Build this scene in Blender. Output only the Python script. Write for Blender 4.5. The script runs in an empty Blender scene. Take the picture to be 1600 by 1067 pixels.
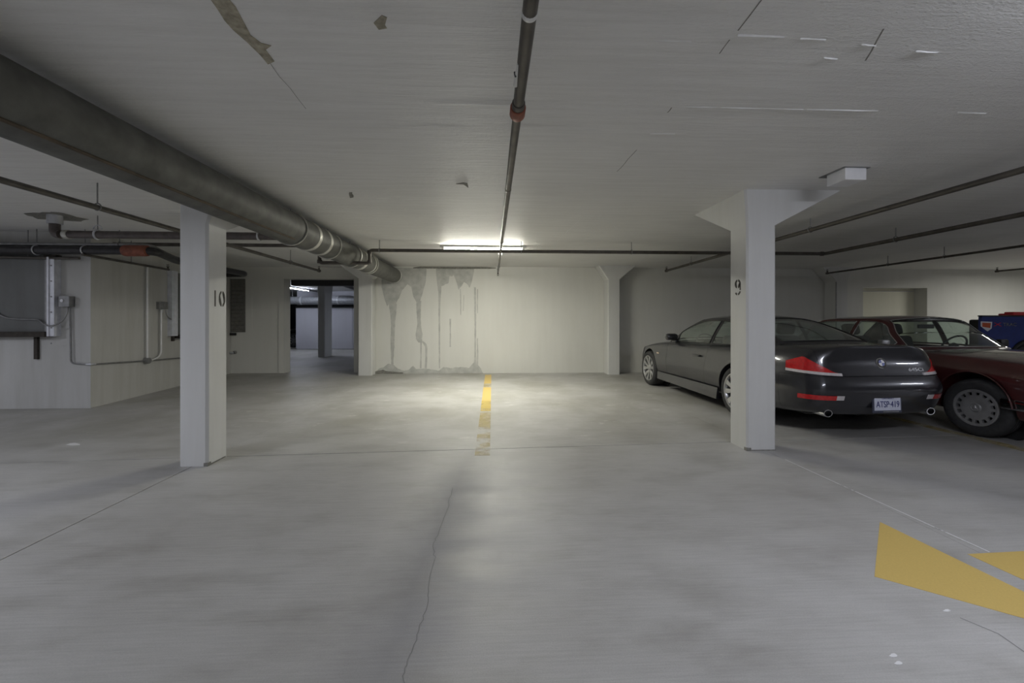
import bpy, bmesh, math, random
from mathutils import Vector, Matrix
from mathutils.bvhtree import BVHTree
R = math.radians
random.seed(7)
scene = bpy.context.scene
col = scene.collection

# ------------------------------------------------------------------ camera, world, lights, exposure
EYE = 1.28            # eye height
YAW = R(2.69)         # the camera is turned a little to the right of the garage axis
FOC = 660.0           # focal length in pixels of a 1600 px wide frame
CEIL = 2.56
cam_data = bpy.data.cameras.new('camera')
cam = bpy.data.objects.new('camera', cam_data)
col.objects.link(cam)
cam.location = (0, 0, EYE)
cam.rotation_euler = (R(90), 0, -YAW)
cam_data.sensor_width = 36.0
cam_data.lens = 36.0 * FOC / 1600.0
cam_data.shift_y = -33.5 / 1600.0
cam_data.clip_start = 0.02
scene.camera = cam

world = bpy.data.worlds.new('world')
scene.world = world
world.use_nodes = True
world.node_tree.nodes['Background'].inputs[0].default_value = (0.02, 0.02, 0.022, 1)
world.node_tree.nodes['Background'].inputs[1].default_value = 1.0

scene.view_settings.view_transform = 'Standard'
scene.view_settings.look = 'None'
scene.view_settings.exposure = 0.0
scene.view_settings.gamma = 1.0
scene.view_settings.use_curve_mapping = False

COOL = (0.85, 0.88, 1.0)
WARM = (1.0, 0.985, 0.86)
TUBE_CENTRE = 120.0
DOWN_CENTRE = 105.0     # added area light below the batten, keeps the ceiling glow small
TUBE_BACK = 105.0


def lamp(name, loc, sx, sy, watts, color):
    d = bpy.data.lights.new(name, 'AREA')
    d.shape = 'RECTANGLE'
    d.size, d.size_y = sx, sy
    d.energy = watts
    d.color = color
    o = bpy.data.objects.new(name, d)
    col.objects.link(o)
    o.location = loc
    return o


# fluorescent battens of the aisle and of the neighbouring bays, outside the frame
lamp('aisle_lamp_right', (2.5, 0.75, 2.44), 1.3, 0.12, 43, COOL)
lamp('aisle_lamp_left', (-4.6, 0.9, 2.44), 1.3, 0.12, 80, COOL)
lamp('aisle_lamp_far_right', (9.5, 1.0, 2.44), 1.3, 0.12, 100, COOL)
lamp('aisle_lamp_behind', (-0.6, -2.6, 2.44), 1.3, 0.12, 54, COOL)
lamp('aisle_lamp_far_left', (-9.0, 2.6, 2.44), 1.3, 0.12, 92, COOL)
lamp('bay_lamp_right', (12.6, 8.3, 2.44), 1.3, 0.12, 46, (1.0, 0.99, 0.93))
lamp('back_room_lamp', (-2.6, 15.6, 2.44), 0.12, 1.3, 16, (0.80, 0.86, 1.0))
# the sideways part of their light rakes along the slab
o = lamp('aisle_lamp_right_side', (2.6, 0.8, 2.49), 1.3, 0.05, 15, COOL)
o.rotation_euler = (R(100), 0, 0)
o = lamp('bay_lamp_right_up', (12.6, 8.3, 2.47), 1.3, 0.10, 3, (1.0, 0.99, 0.93))
o.rotation_euler = (R(180), 0, 0)


# ------------------------------------------------------------------ helpers
def on_y(px, py, Y):
    """point of the world plane y = Y that lies on the sight line of a photo pixel"""
    xc = (px - 800.0) / FOC
    d = Y / (math.cos(YAW) - xc * math.sin(YAW))
    return Vector((xc * d * math.cos(YAW) + d * math.sin(YAW), Y, EYE + (500.0 - py) / FOC * d))


def on_z(px, py, Z):
    d = (Z - EYE) * FOC / (500.0 - py)
    xc = (px - 800.0) / FOC
    return Vector((xc * d * math.cos(YAW) + d * math.sin(YAW), d * math.cos(YAW) - xc * d * math.sin(YAW), Z))


def origin(o):
    v = Vector((0, 0, 0))
    while o is not None:
        v = v + Vector(o.location)
        o = o.parent
    return v


class MB:
    """collects shapes and links them as one mesh object"""

    def __init__(self):
        self.v, self.f = [], []

    def add(self, vs, fs):
        n = len(self.v)
        self.v += [Vector(p) for p in vs]
        self.f += [tuple(i + n for i in f) for f in fs]
        return self

    def box(self, a, b, m=None):
        x0, y0, z0 = a
        x1, y1, z1 = b
        vs = [Vector(p) for p in ((x0, y0, z0), (x1, y0, z0), (x1, y1, z0), (x0, y1, z0),
                                  (x0, y0, z1), (x1, y0, z1), (x1, y1, z1), (x0, y1, z1))]
        if m is not None:
            vs = [m @ p for p in vs]
        return self.add(vs, [(3, 2, 1, 0), (4, 5, 6, 7), (0, 1, 5, 4), (1, 2, 6, 5), (2, 3, 7, 6), (3, 0, 4, 7)])

    def rbox(self, a, b, r=0.01, m=None):
        """box with bevelled edges"""
        bm = bmesh.new()
        bmesh.ops.create_cube(bm, size=1.0)
        a, b = Vector(a), Vector(b)
        c, s = (a + b) / 2, b - a
        for v in bm.verts:
            v.co = Vector((v.co.x * s.x + c.x, v.co.y * s.y + c.y, v.co.z * s.z + c.z))
        bmesh.ops.bevel(bm, geom=list(bm.edges), offset=r, segments=2, profile=0.5, affect='EDGES')
        return self.bm(bm, m)

    def bm(self, bm, m=None):
        bm.verts.index_update()
        vs = [(m @ v.co) if m is not None else v.co.copy() for v in bm.verts]
        fs = [[v.index for v in f.verts] for f in bm.faces]
        bm.free()
        return self.add(vs, fs)

    def tube(self, pts, r, n=12, caps=True):
        pts = [Vector(p) for p in pts]
        k = len(pts)
        rs = r if isinstance(r, (list, tuple)) else [r] * k
        vs, fs = [], []
        ref = None
        for i, p in enumerate(pts):
            if i == 0:
                t = pts[1] - p
            elif i == k - 1:
                t = p - pts[i - 1]
            else:
                t = (pts[i + 1] - p).normalized() + (p - pts[i - 1]).normalized()
            t.normalize()
            if ref is None:
                ref = Vector((0, 0, 1)) if abs(t.z) < 0.9 else Vector((1, 0, 0))
            a = (ref - t * ref.dot(t)).normalized()
            b = t.cross(a)
            ref = a
            for j in range(n):
                th = 2 * math.pi * j / n
                vs.append(p + (a * math.cos(th) + b * math.sin(th)) * rs[i])
        for i in range(k - 1):
            for j in range(n):
                j2 = (j + 1) % n
                fs.append((i * n + j, i * n + j2, (i + 1) * n + j2, (i + 1) * n + j))
        if caps:
            fs.append(tuple(reversed(range(n))))
            fs.append(tuple((k - 1) * n + j for j in range(n)))
        return self.add(vs, fs)

    def lathe(self, prof, m=None, n=32, closed=False):
        """prof: (radius, along) pairs, spun about the local X axis"""
        vs, fs = [], []
        for (r, a) in prof:
            for j in range(n):
                th = 2 * math.pi * j / n
                p = Vector((a, r * math.cos(th), r * math.sin(th)))
                vs.append(m @ p if m is not None else p)
        k = len(prof)
        for i in range(k if closed else k - 1):
            i2 = (i + 1) % k
            for j in range(n):
                j2 = (j + 1) % n
                fs.append((i * n + j, i * n + j2, i2 * n + j2, i2 * n + j))
        return self.add(vs, fs)

    def prism(self, poly, off):
        """flat polygon (3D points) pushed along the vector off"""
        off = Vector(off)
        n = len(poly)
        a = [Vector(p) for p in poly]
        b = [p + off for p in a]
        bm = bmesh.new()
        va = [bm.verts.new(p) for p in a]
        vb = [bm.verts.new(p) for p in b]
        bm.faces.new(va)
        bm.faces.new(list(reversed(vb)))
        for i in range(n):
            bm.faces.new((va[i], vb[i], vb[(i + 1) % n], va[(i + 1) % n]))
        bmesh.ops.triangulate(bm, faces=[f for f in bm.faces if len(f.verts) > 4])
        return self.bm(bm)

    def grid(self, fn, us, vs_):
        n = len(vs_)
        vs = [fn(u, w) for u in us for w in vs_]
        fs = []
        for i in range(len(us) - 1):
            for j in range(n - 1):
                fs.append((i * n + j, (i + 1) * n + j, (i + 1) * n + j + 1, i * n + j + 1))
        return self.add(vs, fs)

    def build(self, name, mat, parent=None, local=False, smooth=False, loc=None):
        me = bpy.data.meshes.new(name)
        off = Vector((0, 0, 0))
        if loc is not None:
            off = Vector(loc)
        elif parent is not None and not local:
            off = origin(parent)
        me.from_pydata([tuple(p - off) for p in self.v], [], self.f)
        bm = bmesh.new()
        bm.from_mesh(me)
        bmesh.ops.recalc_face_normals(bm, faces=bm.faces)
        bm.to_mesh(me)
        bm.free()
        me.materials.append(mat)
        if smooth:
            me.polygons.foreach_set('use_smooth', [True] * len(me.polygons))
            me.set_sharp_from_angle(angle=R(42))
        o = bpy.data.objects.new(name, me)
        col.objects.link(o)
        if loc is not None:
            o.location = loc
        if parent is not None:
            o.parent = parent
        return o


def tag(o, label=None, cat=None, group=None, kind=None):
    if label:
        o['label'] = label
    if cat:
        o['category'] = cat
    if group:
        o['group'] = group
    if kind:
        o['kind'] = kind
    return o


def empty(name, loc, label, cat, rz=0.0, group=None):
    o = bpy.data.objects.new(name, None)
    o.empty_display_size = 0.1
    col.objects.link(o)
    o.location = loc
    o.rotation_euler = (0, 0, rz)
    return tag(o, label, cat, group)


def arc(c, r, a0, a1, n, ax=Vector((1, 0, 0)), ay=Vector((0, 0, 1))):
    c = Vector(c)
    return [c + ax * (r * math.cos(a0 + (a1 - a0) * i / n)) + ay * (r * math.sin(a0 + (a1 - a0) * i / n)) for i in range(n + 1)]


def rounded(pts, r=0.06, n=5):
    """polyline with its corners rounded"""
    pts = [Vector(p) for p in pts]
    out = [pts[0]]
    for i in range(1, len(pts) - 1):
        a, b, c = pts[i - 1], pts[i], pts[i + 1]
        d1, d2 = (a - b), (c - b)
        k = min(r, d1.length * 0.45, d2.length * 0.45)
        p, q = b + d1.normalized() * k, b + d2.normalized() * k
        for j in range(n + 1):
            t = j / n
            out.append(p * (1 - t) ** 2 + b * 2 * t * (1 - t) + q * t * t)
    out.append(pts[-1])
    return out


def spline(pts, n=8):
    """Catmull-Rom through the points"""
    P = [Vector(p) for p in pts]
    P = [P[0] * 2 - P[1]] + P + [P[-1] * 2 - P[-2]]
    out = []
    for i in range(1, len(P) - 2):
        for j in range(n):
            t = j / n
            a, b, c, d = P[i - 1], P[i], P[i + 1], P[i + 2]
            out.append(0.5 * ((2 * b) + (c - a) * t + (2 * a - 5 * b + 4 * c - d) * t * t + (3 * b - a - 3 * c + d) * t ** 3))
    out.append(P[-2])
    return out


# ------------------------------------------------------------------ materials
def nodes(name):
    m = bpy.data.materials.new(name)
    m.use_nodes = True
    nt = m.node_tree
    return m, nt, nt.nodes['Principled BSDF']


def tex_noise(nt, scale, detail=4.0, rough=0.55, stretch=(1, 1, 1)):
    tc = nt.nodes.new('ShaderNodeTexCoord')
    geo = nt.nodes.new('ShaderNodeNewGeometry')
    mp = nt.nodes.new('ShaderNodeMapping')
    mp.inputs['Scale'].default_value = stretch
    nt.links.new(geo.outputs['Position'], mp.inputs['Vector'])
    nz = nt.nodes.new('ShaderNodeTexNoise')
    nz.inputs['Scale'].default_value = scale
    nz.inputs['Detail'].default_value = detail
    nz.inputs['Roughness'].default_value = rough
    nt.links.new(mp.outputs['Vector'], nz.inputs['Vector'])
    nt.nodes.remove(tc)
    return nz.outputs['Fac']


def ramp(nt, src, stops):
    r = nt.nodes.new('ShaderNodeValToRGB')
    el = r.color_ramp.elements
    while len(el) < len(stops):
        el.new(0.5)
    for e, (p, c) in zip(el, stops):
        e.position = p
        e.color = (*c, 1) if len(c) == 3 else c
    nt.links.new(src, r.inputs['Fac'])
    return r.outputs['Color']


def mixc(nt, fac, a, b, mode='MIX'):
    m = nt.nodes.new('ShaderNodeMix')
    m.data_type = 'RGBA'
    m.blend_type = mode
    for sock, val in ((m.inputs[0], fac), (m.inputs[6], a), (m.inputs[7], b)):
        if isinstance(val, (int, float)):
            sock.default_value = val
        elif isinstance(val, tuple):
            sock.default_value = (*val, 1) if len(val) == 3 else val
        else:
            nt.links.new(val, sock)
    return m.outputs[2]


def mathn(nt, op, a, b=None, clamp=False):
    m = nt.nodes.new('ShaderNodeMath')
    m.operation = op
    m.use_clamp = clamp
    for i, val in enumerate((a, b)):
        if val is None:
            continue
        if isinstance(val, (int, float)):
            m.inputs[i].default_value = val
        else:
            nt.links.new(val, m.inputs[i])
    return m.outputs[0]


def bump(nt, bsdf, src, strength, dist):
    b = nt.nodes.new('ShaderNodeBump')
    b.inputs['Strength'].default_value = strength
    b.inputs['Distance'].default_value = dist
    nt.links.new(src, b.inputs['Height'])
    nt.links.new(b.outputs['Normal'], bsdf.inputs['Normal'])
    return b


def simple(name, c, rough=0.5, metal=0.0, var=0.12, scale=14.0, coat=0.0, bmp=0.0, spec=0.5):
    m, nt, p = nodes(name)
    n = tex_noise(nt, scale, 5)
    lo = tuple(x * (1 - var) for x in c)
    hi = tuple(min(1, x * (1 + var)) for x in c)
    nt.links.new(ramp(nt, n, [(0.3, lo), (0.7, hi)]), p.inputs['Base Color'])
    p.inputs['Roughness'].default_value = rough
    p.inputs['Metallic'].default_value = metal
    p.inputs['Coat Weight'].default_value = coat
    p.inputs['Coat Roughness'].default_value = 0.06
    p.inputs['Specular IOR Level'].default_value = spec
    if bmp:
        bump(nt, p, n, bmp, 0.004)
    return m


def m_floor():
    m, nt, p = nodes('floor_concrete')
    big = tex_noise(nt, 0.55, 6, 0.6)
    mid = tex_noise(nt, 2.4, 6, 0.62, (0.7, 1.6, 1))
    broom = tex_noise(nt, 9.0, 5, 0.7, (0.35, 9.0, 1))
    fine = tex_noise(nt, 160.0, 3, 0.6)
    c = ramp(nt, big, [(0.28, (0.40, 0.39, 0.375)), (0.72, (0.54, 0.535, 0.525))])
    c = mixc(nt, 0.75, c, ramp(nt, mid, [(0.3, (0.70, 0.69, 0.66)), (0.5, (0.92, 0.92, 0.91)), (0.72, (1.0, 1.0, 1.0))]), 'MULTIPLY')
    c = mixc(nt, 0.5, c, ramp(nt, broom, [(0.3, (0.72, 0.72, 0.72)), (0.62, (1, 1, 1))]), 'MULTIPLY')
    c = mixc(nt, 0.5, c, ramp(nt, fine, [(0.3, (0.75, 0.75, 0.75)), (0.7, (1, 1, 1))]), 'MULTIPLY')
    # dark tyre track worn into the aisle slab
    geo = nt.nodes.new('ShaderNodeNewGeometry')
    sep = nt.nodes.new('ShaderNodeSeparateXYZ')
    nt.links.new(geo.outputs['Position'], sep.inputs[0])
    x, y = sep.outputs[0], sep.outputs[1]
    wob = mathn(nt, 'MULTIPLY', mathn(nt, 'SUBTRACT', mid, 0.5), 0.2)
    cx = mathn(nt, 'ADD', mathn(nt, 'ADD', mathn(nt, 'MULTIPLY', y, 0.075), -0.52), wob)
    dx = mathn(nt, 'ABSOLUTE', mathn(nt, 'SUBTRACT', x, cx))
    tr = mathn(nt, 'SUBTRACT', 1.0, mathn(nt, 'DIVIDE', dx, 0.30), True)
    yf = mathn(nt, 'MULTIPLY', mathn(nt, 'SUBTRACT', 1.0, mathn(nt, 'DIVIDE', mathn(nt, 'ABSOLUTE', mathn(nt, 'SUBTRACT', y, 2.4)), 2.1), True), 1.6, True)
    tr = mathn(nt, 'MULTIPLY', mathn(nt, 'MULTIPLY', tr, yf), 0.50)
    c = mixc(nt, tr, c, (0.19, 0.19, 0.20))
    # oil grime where cars stand in the bays
    gr = tex_noise(nt, 0.9, 5, 0.6, (1.0, 0.75, 1))
    bay = mathn(nt, 'SUBTRACT', mathn(nt, 'MULTIPLY', y, 0.6), 2.3, True)
    g = mathn(nt, 'MULTIPLY', ramp(nt, gr, [(0.44, (0, 0, 0)), (0.66, (1, 1, 1))]), mathn(nt, 'MULTIPLY', bay, 0.62))
    c = mixc(nt, g, c, (0.235, 0.225, 0.185))
    sc = tex_noise(nt, 3.1, 7, 0.72, (0.8, 2.2, 1))
    s = mathn(nt, 'MULTIPLY', ramp(nt, sc, [(0.60, (0, 0, 0)), (0.68, (1, 1, 1))]), mathn(nt, 'ADD', mathn(nt, 'MULTIPLY', bay, 0.55), 0.05))
    c = mixc(nt, s, c, (0.66, 0.65, 0.62))
    nt.links.new(c, p.inputs['Base Color'])
    nt.links.new(mathn(nt, 'ADD', ramp(nt, mid, [(0.3, (0.44, 0.44, 0.44)), (0.7, (0.60, 0.60, 0.60))]), mathn(nt, 'MULTIPLY', tr, 0.35)), p.inputs['Roughness'])
    h = mixc(nt, 0.5, broom, fine)
    bump(nt, p, h, 0.22, 0.004)
    return m


def m_paintwall(name, c, var=0.10, streaks=0.25, bmp=0.15, rough=0.6):
    m, nt, p = nodes(name)
    big = tex_noise(nt, 0.8, 5)
    st = tex_noise(nt, 3.0, 5, 0.6, (2.2, 2.2, 0.22))
    fine = tex_noise(nt, 38.0, 4, 0.6)
    cc = ramp(nt, big, [(0.3, tuple(x * (1 - var) for x in c)), (0.7, c)])
    cc = mixc(nt, streaks, cc, ramp(nt, st, [(0.35, (0.72, 0.71, 0.66)), (0.6, (1, 1, 1))]), 'MULTIPLY')
    nt.links.new(cc, p.inputs['Base Color'])
    p.inputs['Roughness'].default_value = rough
    bump(nt, p, fine, bmp, 0.006)
    return m


def m_ceiling():
    m, nt, p = nodes('ceiling_paint')
    big = tex_noise(nt, 0.7, 5)
    board = tex_noise(nt, 4.0, 6, 0.65, (0.35, 6.0, 1))
    blob = tex_noise(nt, 26.0, 5, 0.65, (0.8, 1.6, 1))
    region = tex_noise(nt, 0.8, 3, 0.5)
    c = ramp(nt, big, [(0.3, (0.70, 0.695, 0.68)), (0.7, (0.78, 0.775, 0.755))])
    c = mixc(nt, 0.28, c, ramp(nt, board, [(0.35, (0.72, 0.71, 0.69)), (0.6, (1, 1, 1))]), 'MULTIPLY')
    nt.links.new(c, p.inputs['Base Color'])
    p.inputs['Roughness'].default_value = 0.58
    streak = tex_noise(nt, 7.0, 6, 0.7, (0.5, 7.0, 1))
    k = mathn(nt, 'MULTIPLY', blob, ramp(nt, region, [(0.42, (0.15, 0.15, 0.15)), (0.62, (1, 1, 1))]))
    geo = nt.nodes.new('ShaderNodeNewGeometry')
    sep = nt.nodes.new('ShaderNodeSeparateXYZ')
    nt.links.new(geo.outputs['Position'], sep.inputs[0])
    # the coat is thick and lumpy in the corner over the aisle on the right
    lump = mathn(nt, 'SUBTRACT', mathn(nt, 'SUBTRACT', mathn(nt, 'MULTIPLY', sep.outputs[0], 0.9), 0.5), mathn(nt, 'MAXIMUM', mathn(nt, 'SUBTRACT', sep.outputs[1], 1.75), 0.0), True)
    fine = tex_noise(nt, 60.0, 4, 0.65, (0.7, 1.4, 1))
    k = mathn(nt, 'ADD', k, mathn(nt, 'MULTIPLY', mathn(nt, 'MULTIPLY', lump, fine), 1.6))
    h = mathn(nt, 'ADD', mathn(nt, 'ADD', mathn(nt, 'MULTIPLY', board, 0.8), mathn(nt, 'MULTIPLY', streak, 0.9)), k)
    bump(nt, p, h, 0.6, 0.018)
    return m


def m_worn_paint(name, c, edge=0.5, scale=9.0, cover=1.0):
    """road paint rubbed through to the concrete under it"""
    m, nt, p = nodes(name)
    n = tex_noise(nt, scale, 6, 0.7, (1.0, 1.0, 1))
    n2 = tex_noise(nt, 120.0, 3)
    cc = mixc(nt, 0.3, c, ramp(nt, n2, [(0.3, (0.7, 0.7, 0.7)), (0.7, (1, 1, 1))]), 'MULTIPLY')
    f = mathn(nt, 'MULTIPLY', ramp(nt, n, [(edge - 0.09, (0, 0, 0)), (edge + 0.09, (1, 1, 1))]), cover)
    nt.links.new(cc, p.inputs['Base Color'])
    p.inputs['Roughness'].default_value = 0.55
    tr = nt.nodes.new('ShaderNodeBsdfTransparent')
    mx = nt.nodes.new('ShaderNodeMixShader')
    nt.links.new(f, mx.inputs[0])
    nt.links.new(tr.outputs[0], mx.inputs[1])
    nt.links.new(p.outputs[0], mx.inputs[2])
    nt.links.new(mx.outputs[0], nt.nodes['Material Output'].inputs['Surface'])
    return m


def m_glass(name, tint, refl=1.0, dust=0.1):
    """car glass: tinted, mirror-like at a slant, with a film of garage dust"""
    m, nt, p = nodes(name)
    nt.nodes.remove(p)
    tr = nt.nodes.new('ShaderNodeBsdfTransparent')
    tr.inputs['Color'].default_value = (*tint, 1)
    gl = nt.nodes.new('ShaderNodeBsdfGlossy')
    gl.inputs['Roughness'].default_value = 0.03
    df = nt.nodes.new('ShaderNodeBsdfDiffuse')
    df.inputs['Color'].default_value = (0.46, 0.50, 0.46, 1)
    n = tex_noise(nt, 5.0, 4)
    md = nt.nodes.new('ShaderNodeMixShader')
    nt.links.new(mathn(nt, 'MULTIPLY', n, dust * 2), md.inputs[0])
    nt.links.new(tr.outputs[0], md.inputs[1])
    nt.links.new(df.outputs[0], md.inputs[2])
    geo = nt.nodes.new('ShaderNodeNewGeometry')
    dot = nt.nodes.new('ShaderNodeVectorMath')
    dot.operation = 'DOT_PRODUCT'
    nt.links.new(geo.outputs['Normal'], dot.inputs[0])
    nt.links.new(geo.outputs['Incoming'], dot.inputs[1])
    c1 = mathn(nt, 'SUBTRACT', 1.0, mathn(nt, 'ABSOLUTE', dot.outputs['Value']), True)
    fres = mathn(nt, 'ADD', mathn(nt, 'MULTIPLY', mathn(nt, 'POWER', c1, 5.0), 0.92), 0.06)
    mx = nt.nodes.new('ShaderNodeMixShader')
    nt.links.new(mathn(nt, 'MULTIPLY', fres, refl, True), mx.inputs[0])
    nt.links.new(md.outputs[0], mx.inputs[1])
    nt.links.new(gl.outputs[0], mx.inputs[2])
    nt.links.new(mx.outputs[0], nt.nodes['Material Output'].inputs['Surface'])
    return m


def m_emit(name, c, strength):
    m, nt, p = nodes(name)
    p.inputs['Base Color'].default_value = (0.9, 0.9, 0.9, 1)
    n = tex_noise(nt, 2.0, 1)
    nt.links.new(ramp(nt, n, [(0.0, tuple(x * 0.98 for x in c)), (1.0, c)]), p.inputs['Emission Color'])
    p.inputs['Emission Strength'].default_value = strength
    return m


M = {}
M['floor'] = m_floor()
M['bed'] = simple('joint_filler', (0.025, 0.025, 0.024), 0.95)
M['ceiling'] = m_ceiling()
M['wall'] = m_paintwall('cream_wall_paint', (0.655, 0.65, 0.61), 0.05, 0.10)
M['wall_left'] = m_paintwall('grey_wall_paint', (0.55, 0.547, 0.53), 0.10, 0.35)
M['column'] = m_paintwall('column_paint', (0.63, 0.63, 0.615), 0.06, 0.18, 0.12)
M['cool_wall'] = m_paintwall('back_room_paint', (0.50, 0.50, 0.55), 0.05, 0.1)
M['unlit_wall'] = m_paintwall('back_room_unlit', (0.05, 0.055, 0.05), 0.2, 0.2)  # near-black colour stands for the unlit depth of the back room
M['stain'] = simple('water_stain', (0.445, 0.445, 0.42), 0.75, var=0.16, scale=7, bmp=0.2)
M['spall'] = simple('bare_concrete', (0.33, 0.30, 0.23), 0.95, var=0.35, scale=30, bmp=0.9)
M['grime'] = simple('grime', (0.20, 0.195, 0.175), 0.9, var=0.3, scale=30)
M['ridge'] = simple('ridge_paint', (0.72, 0.72, 0.71), 0.35)
M['crack'] = simple('crack_line', (0.21, 0.21, 0.205), 0.95)
M['chalk'] = m_worn_paint('chalk_line', (0.72, 0.72, 0.72), 0.36, 12)
M['stencil'] = simple('stencil_paint', (0.09, 0.085, 0.075), 0.8, var=0.4, scale=60)
M['yellow'] = m_worn_paint('yellow_paint', (0.58, 0.42, 0.13), 0.22, 7)
M['yellow_worn'] = m_worn_paint('yellow_paint_worn', (0.66, 0.50, 0.13), 0.40, 5, 0.6)
M['yellow_faint'] = m_worn_paint('yellow_paint_faint', (0.60, 0.46, 0.13), 0.48, 4, 0.34)
M['iron'] = simple('cast_iron_pipe', (0.092, 0.092, 0.083), 0.60, 0.1, var=0.3, scale=7, bmp=0.12)
M['iron_rust'] = simple('rusty_seam', (0.075, 0.055, 0.035), 0.8, var=0.4, scale=9)
M['iron_small'] = simple('brown_drain_pipe', (0.10, 0.085, 0.08), 0.42, 0.3, var=0.25)
M['band'] = simple('steel_band', (0.50, 0.49, 0.45), 0.4, 0.6, var=0.2)
M['sprinkler'] = simple('brown_steel_pipe', (0.088, 0.079, 0.068), 0.45, 0.3, var=0.3, scale=9)
M['black_pipe'] = simple('black_steel_pipe', (0.035, 0.034, 0.036), 0.38, 0.3, var=0.3)
M['orange'] = simple('orange_coupling', (0.24, 0.075, 0.045), 0.55, 0.1, var=0.3)
M['galv'] = simple('galvanised_steel', (0.54, 0.55, 0.58), 0.45, 0.3, var=0.2, scale=8)
M['conduit'] = simple('conduit_steel', (0.80, 0.80, 0.80), 0.35, 0.15, var=0.06)
M['rail'] = simple('bright_zinc', (0.70, 0.71, 0.76), 0.4, 0.15, var=0.1)
M['galv_dull'] = simple('dull_zinc', (0.26, 0.26, 0.26), 0.5, 0.6, var=0.2)
M['white_plastic'] = simple('white_plastic', (0.74, 0.74, 0.75), 0.45, var=0.04)
M['enamel'] = simple('white_enamel', (0.62, 0.62, 0.60), 0.35, var=0.06)
M['panel'] = m_paintwall('sheet_metal_panel', (0.155, 0.16, 0.155), 0.3, 0.5, 0.05, 0.45)
M['louver'] = simple('dark_shutter', (0.15, 0.145, 0.13), 0.6, var=0.2)
M['ledge'] = simple('rusty_ledge', (0.04, 0.033, 0.026), 0.8, var=0.4)
M['rubber'] = simple('tyre_rubber', (0.028, 0.028, 0.029), 0.75, var=0.25, scale=30)
M['alloy'] = simple('alloy', (0.52, 0.52, 0.52), 0.3, 0.85, var=0.08)
M['alloy_grey'] = simple('grey_alloy', (0.36, 0.36, 0.36), 0.42, 0.6, var=0.1)
M['well'] = simple('wheel_well', (0.012, 0.012, 0.012), 0.9)
M['chrome'] = simple('chrome', (0.72, 0.72, 0.73), 0.12, 1.0, var=0.05)
M['charcoal'] = simple('charcoal_car_paint', (0.022, 0.022, 0.027), 0.28, 0.3, var=0.06, coat=1.0)
M['maroon'] = simple('maroon_car_paint', (0.062, 0.012, 0.012), 0.32, 0.15, var=0.06, coat=1.0)
M['black_car'] = simple('black_car_paint', (0.012, 0.012, 0.014), 0.25, 0.1, var=0.06, coat=1.0)
M['trim_black'] = simple('black_trim', (0.015, 0.015, 0.015), 0.5)
M['glass'] = m_glass('car_glass', (0.72, 0.82, 0.77), 1.5, 0.20)
M['glass_clear'] = m_glass('car_glass_clear', (0.86, 0.92, 0.89), 1.1, 0.06)
M['interior'] = simple('dark_upholstery', (0.030, 0.030, 0.032), 0.8)
M['interior_red'] = simple('maroon_upholstery', (0.045, 0.020, 0.020), 0.8)
M['red_lens'] = simple('red_lens', (0.52, 0.012, 0.014), 0.15, var=0.2, scale=40, coat=1.0)
M['clear_lens'] = simple('clear_lens', (0.62, 0.58, 0.58), 0.2, var=0.12, scale=50, coat=1.0)
M['amber'] = simple('amber_lens', (0.7, 0.55, 0.4), 0.2, coat=1.0)
M['plate'] = simple('plate_white', (0.58, 0.60, 0.70), 0.5, var=0.05)
M['plate_blue'] = simple('plate_blue', (0.02, 0.025, 0.16), 0.5)
M['plate_frame'] = simple('plate_frame', (0.05, 0.055, 0.085), 0.4)
M['badge_blue'] = simple('badge_blue', (0.03, 0.06, 0.30), 0.3)
M['badge_white'] = simple('badge_white', (0.75, 0.75, 0.78), 0.3)
M['blue_body'] = simple('blue_plastic', (0.020, 0.038, 0.20), 0.4, var=0.1, coat=0.3)
M['red_plastic'] = simple('red_plastic', (0.55, 0.025, 0.035), 0.4, var=0.1)
M['orange_sticker'] = simple('orange_sticker', (0.50, 0.09, 0.03), 0.5)
M['tube'] = m_emit('lit_tube', WARM, TUBE_CENTRE)
M['tube_cool'] = m_emit('lit_tube_cool', (0.80, 0.86, 1.0), TUBE_BACK)
M['duct'] = simple('wrapped_pipe', (0.30, 0.31, 0.33), 0.45, 0.3, var=0.2)


# ------------------------------------------------------------------ setting
def struct(o):
    o['kind'] = 'structure'
    return o


YB = 10.18         # face of the back wall
YD = 10.46         # face of the wall with the doorway
YL = 6.42          # face of the left wall that looks at the camera
floor = struct(MB().box((-12.3, -5.3, -0.30), (17.3, 25.3, -0.012)).build('floor', M['bed']))
JB0, JB1 = (-2.62, 4.075), (2.68, 4.335)     # the cross joint runs a little aslant between the columns


def jy(x):
    return JB0[1] + (x - JB0[0]) * (JB1[1] - JB0[1]) / (JB1[0] - JB0[0])


def slab(x0, x1, front, g0, g1):
    a, b = x0 + g0, x1 - g1
    if front:
        P = [(a, -5.3), (b, -5.3), (b, jy(b) - 0.006), (a, jy(a) - 0.006)]
    else:
        P = [(a, jy(a) + 0.006), (b, jy(b) + 0.006), (b, 25.3), (a, 25.3)]
    return MB().prism([(x, y, -0.012) for x, y in P], (0, 0, 0.012)).build('slab', M['floor'], floor)


slab(-12.3, -2.62, True, 0, 0.005)
slab(-2.62, 2.68, True, 0.005, 0.001)
slab(2.68, 17.3, True, 0.001, 0)
slab(-12.3, -2.62, False, 0, 0.0015)
slab(-2.62, 2.68, False, 0.0015, 0.001)
slab(2.68, 17.3, False, 0.001, 0)


def flat(poly, z, name, mat, parent=floor):
    return MB().prism([(p[0], p[1], z) for p in poly], (0, 0, 0.0012)).build(name, mat, parent)


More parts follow.
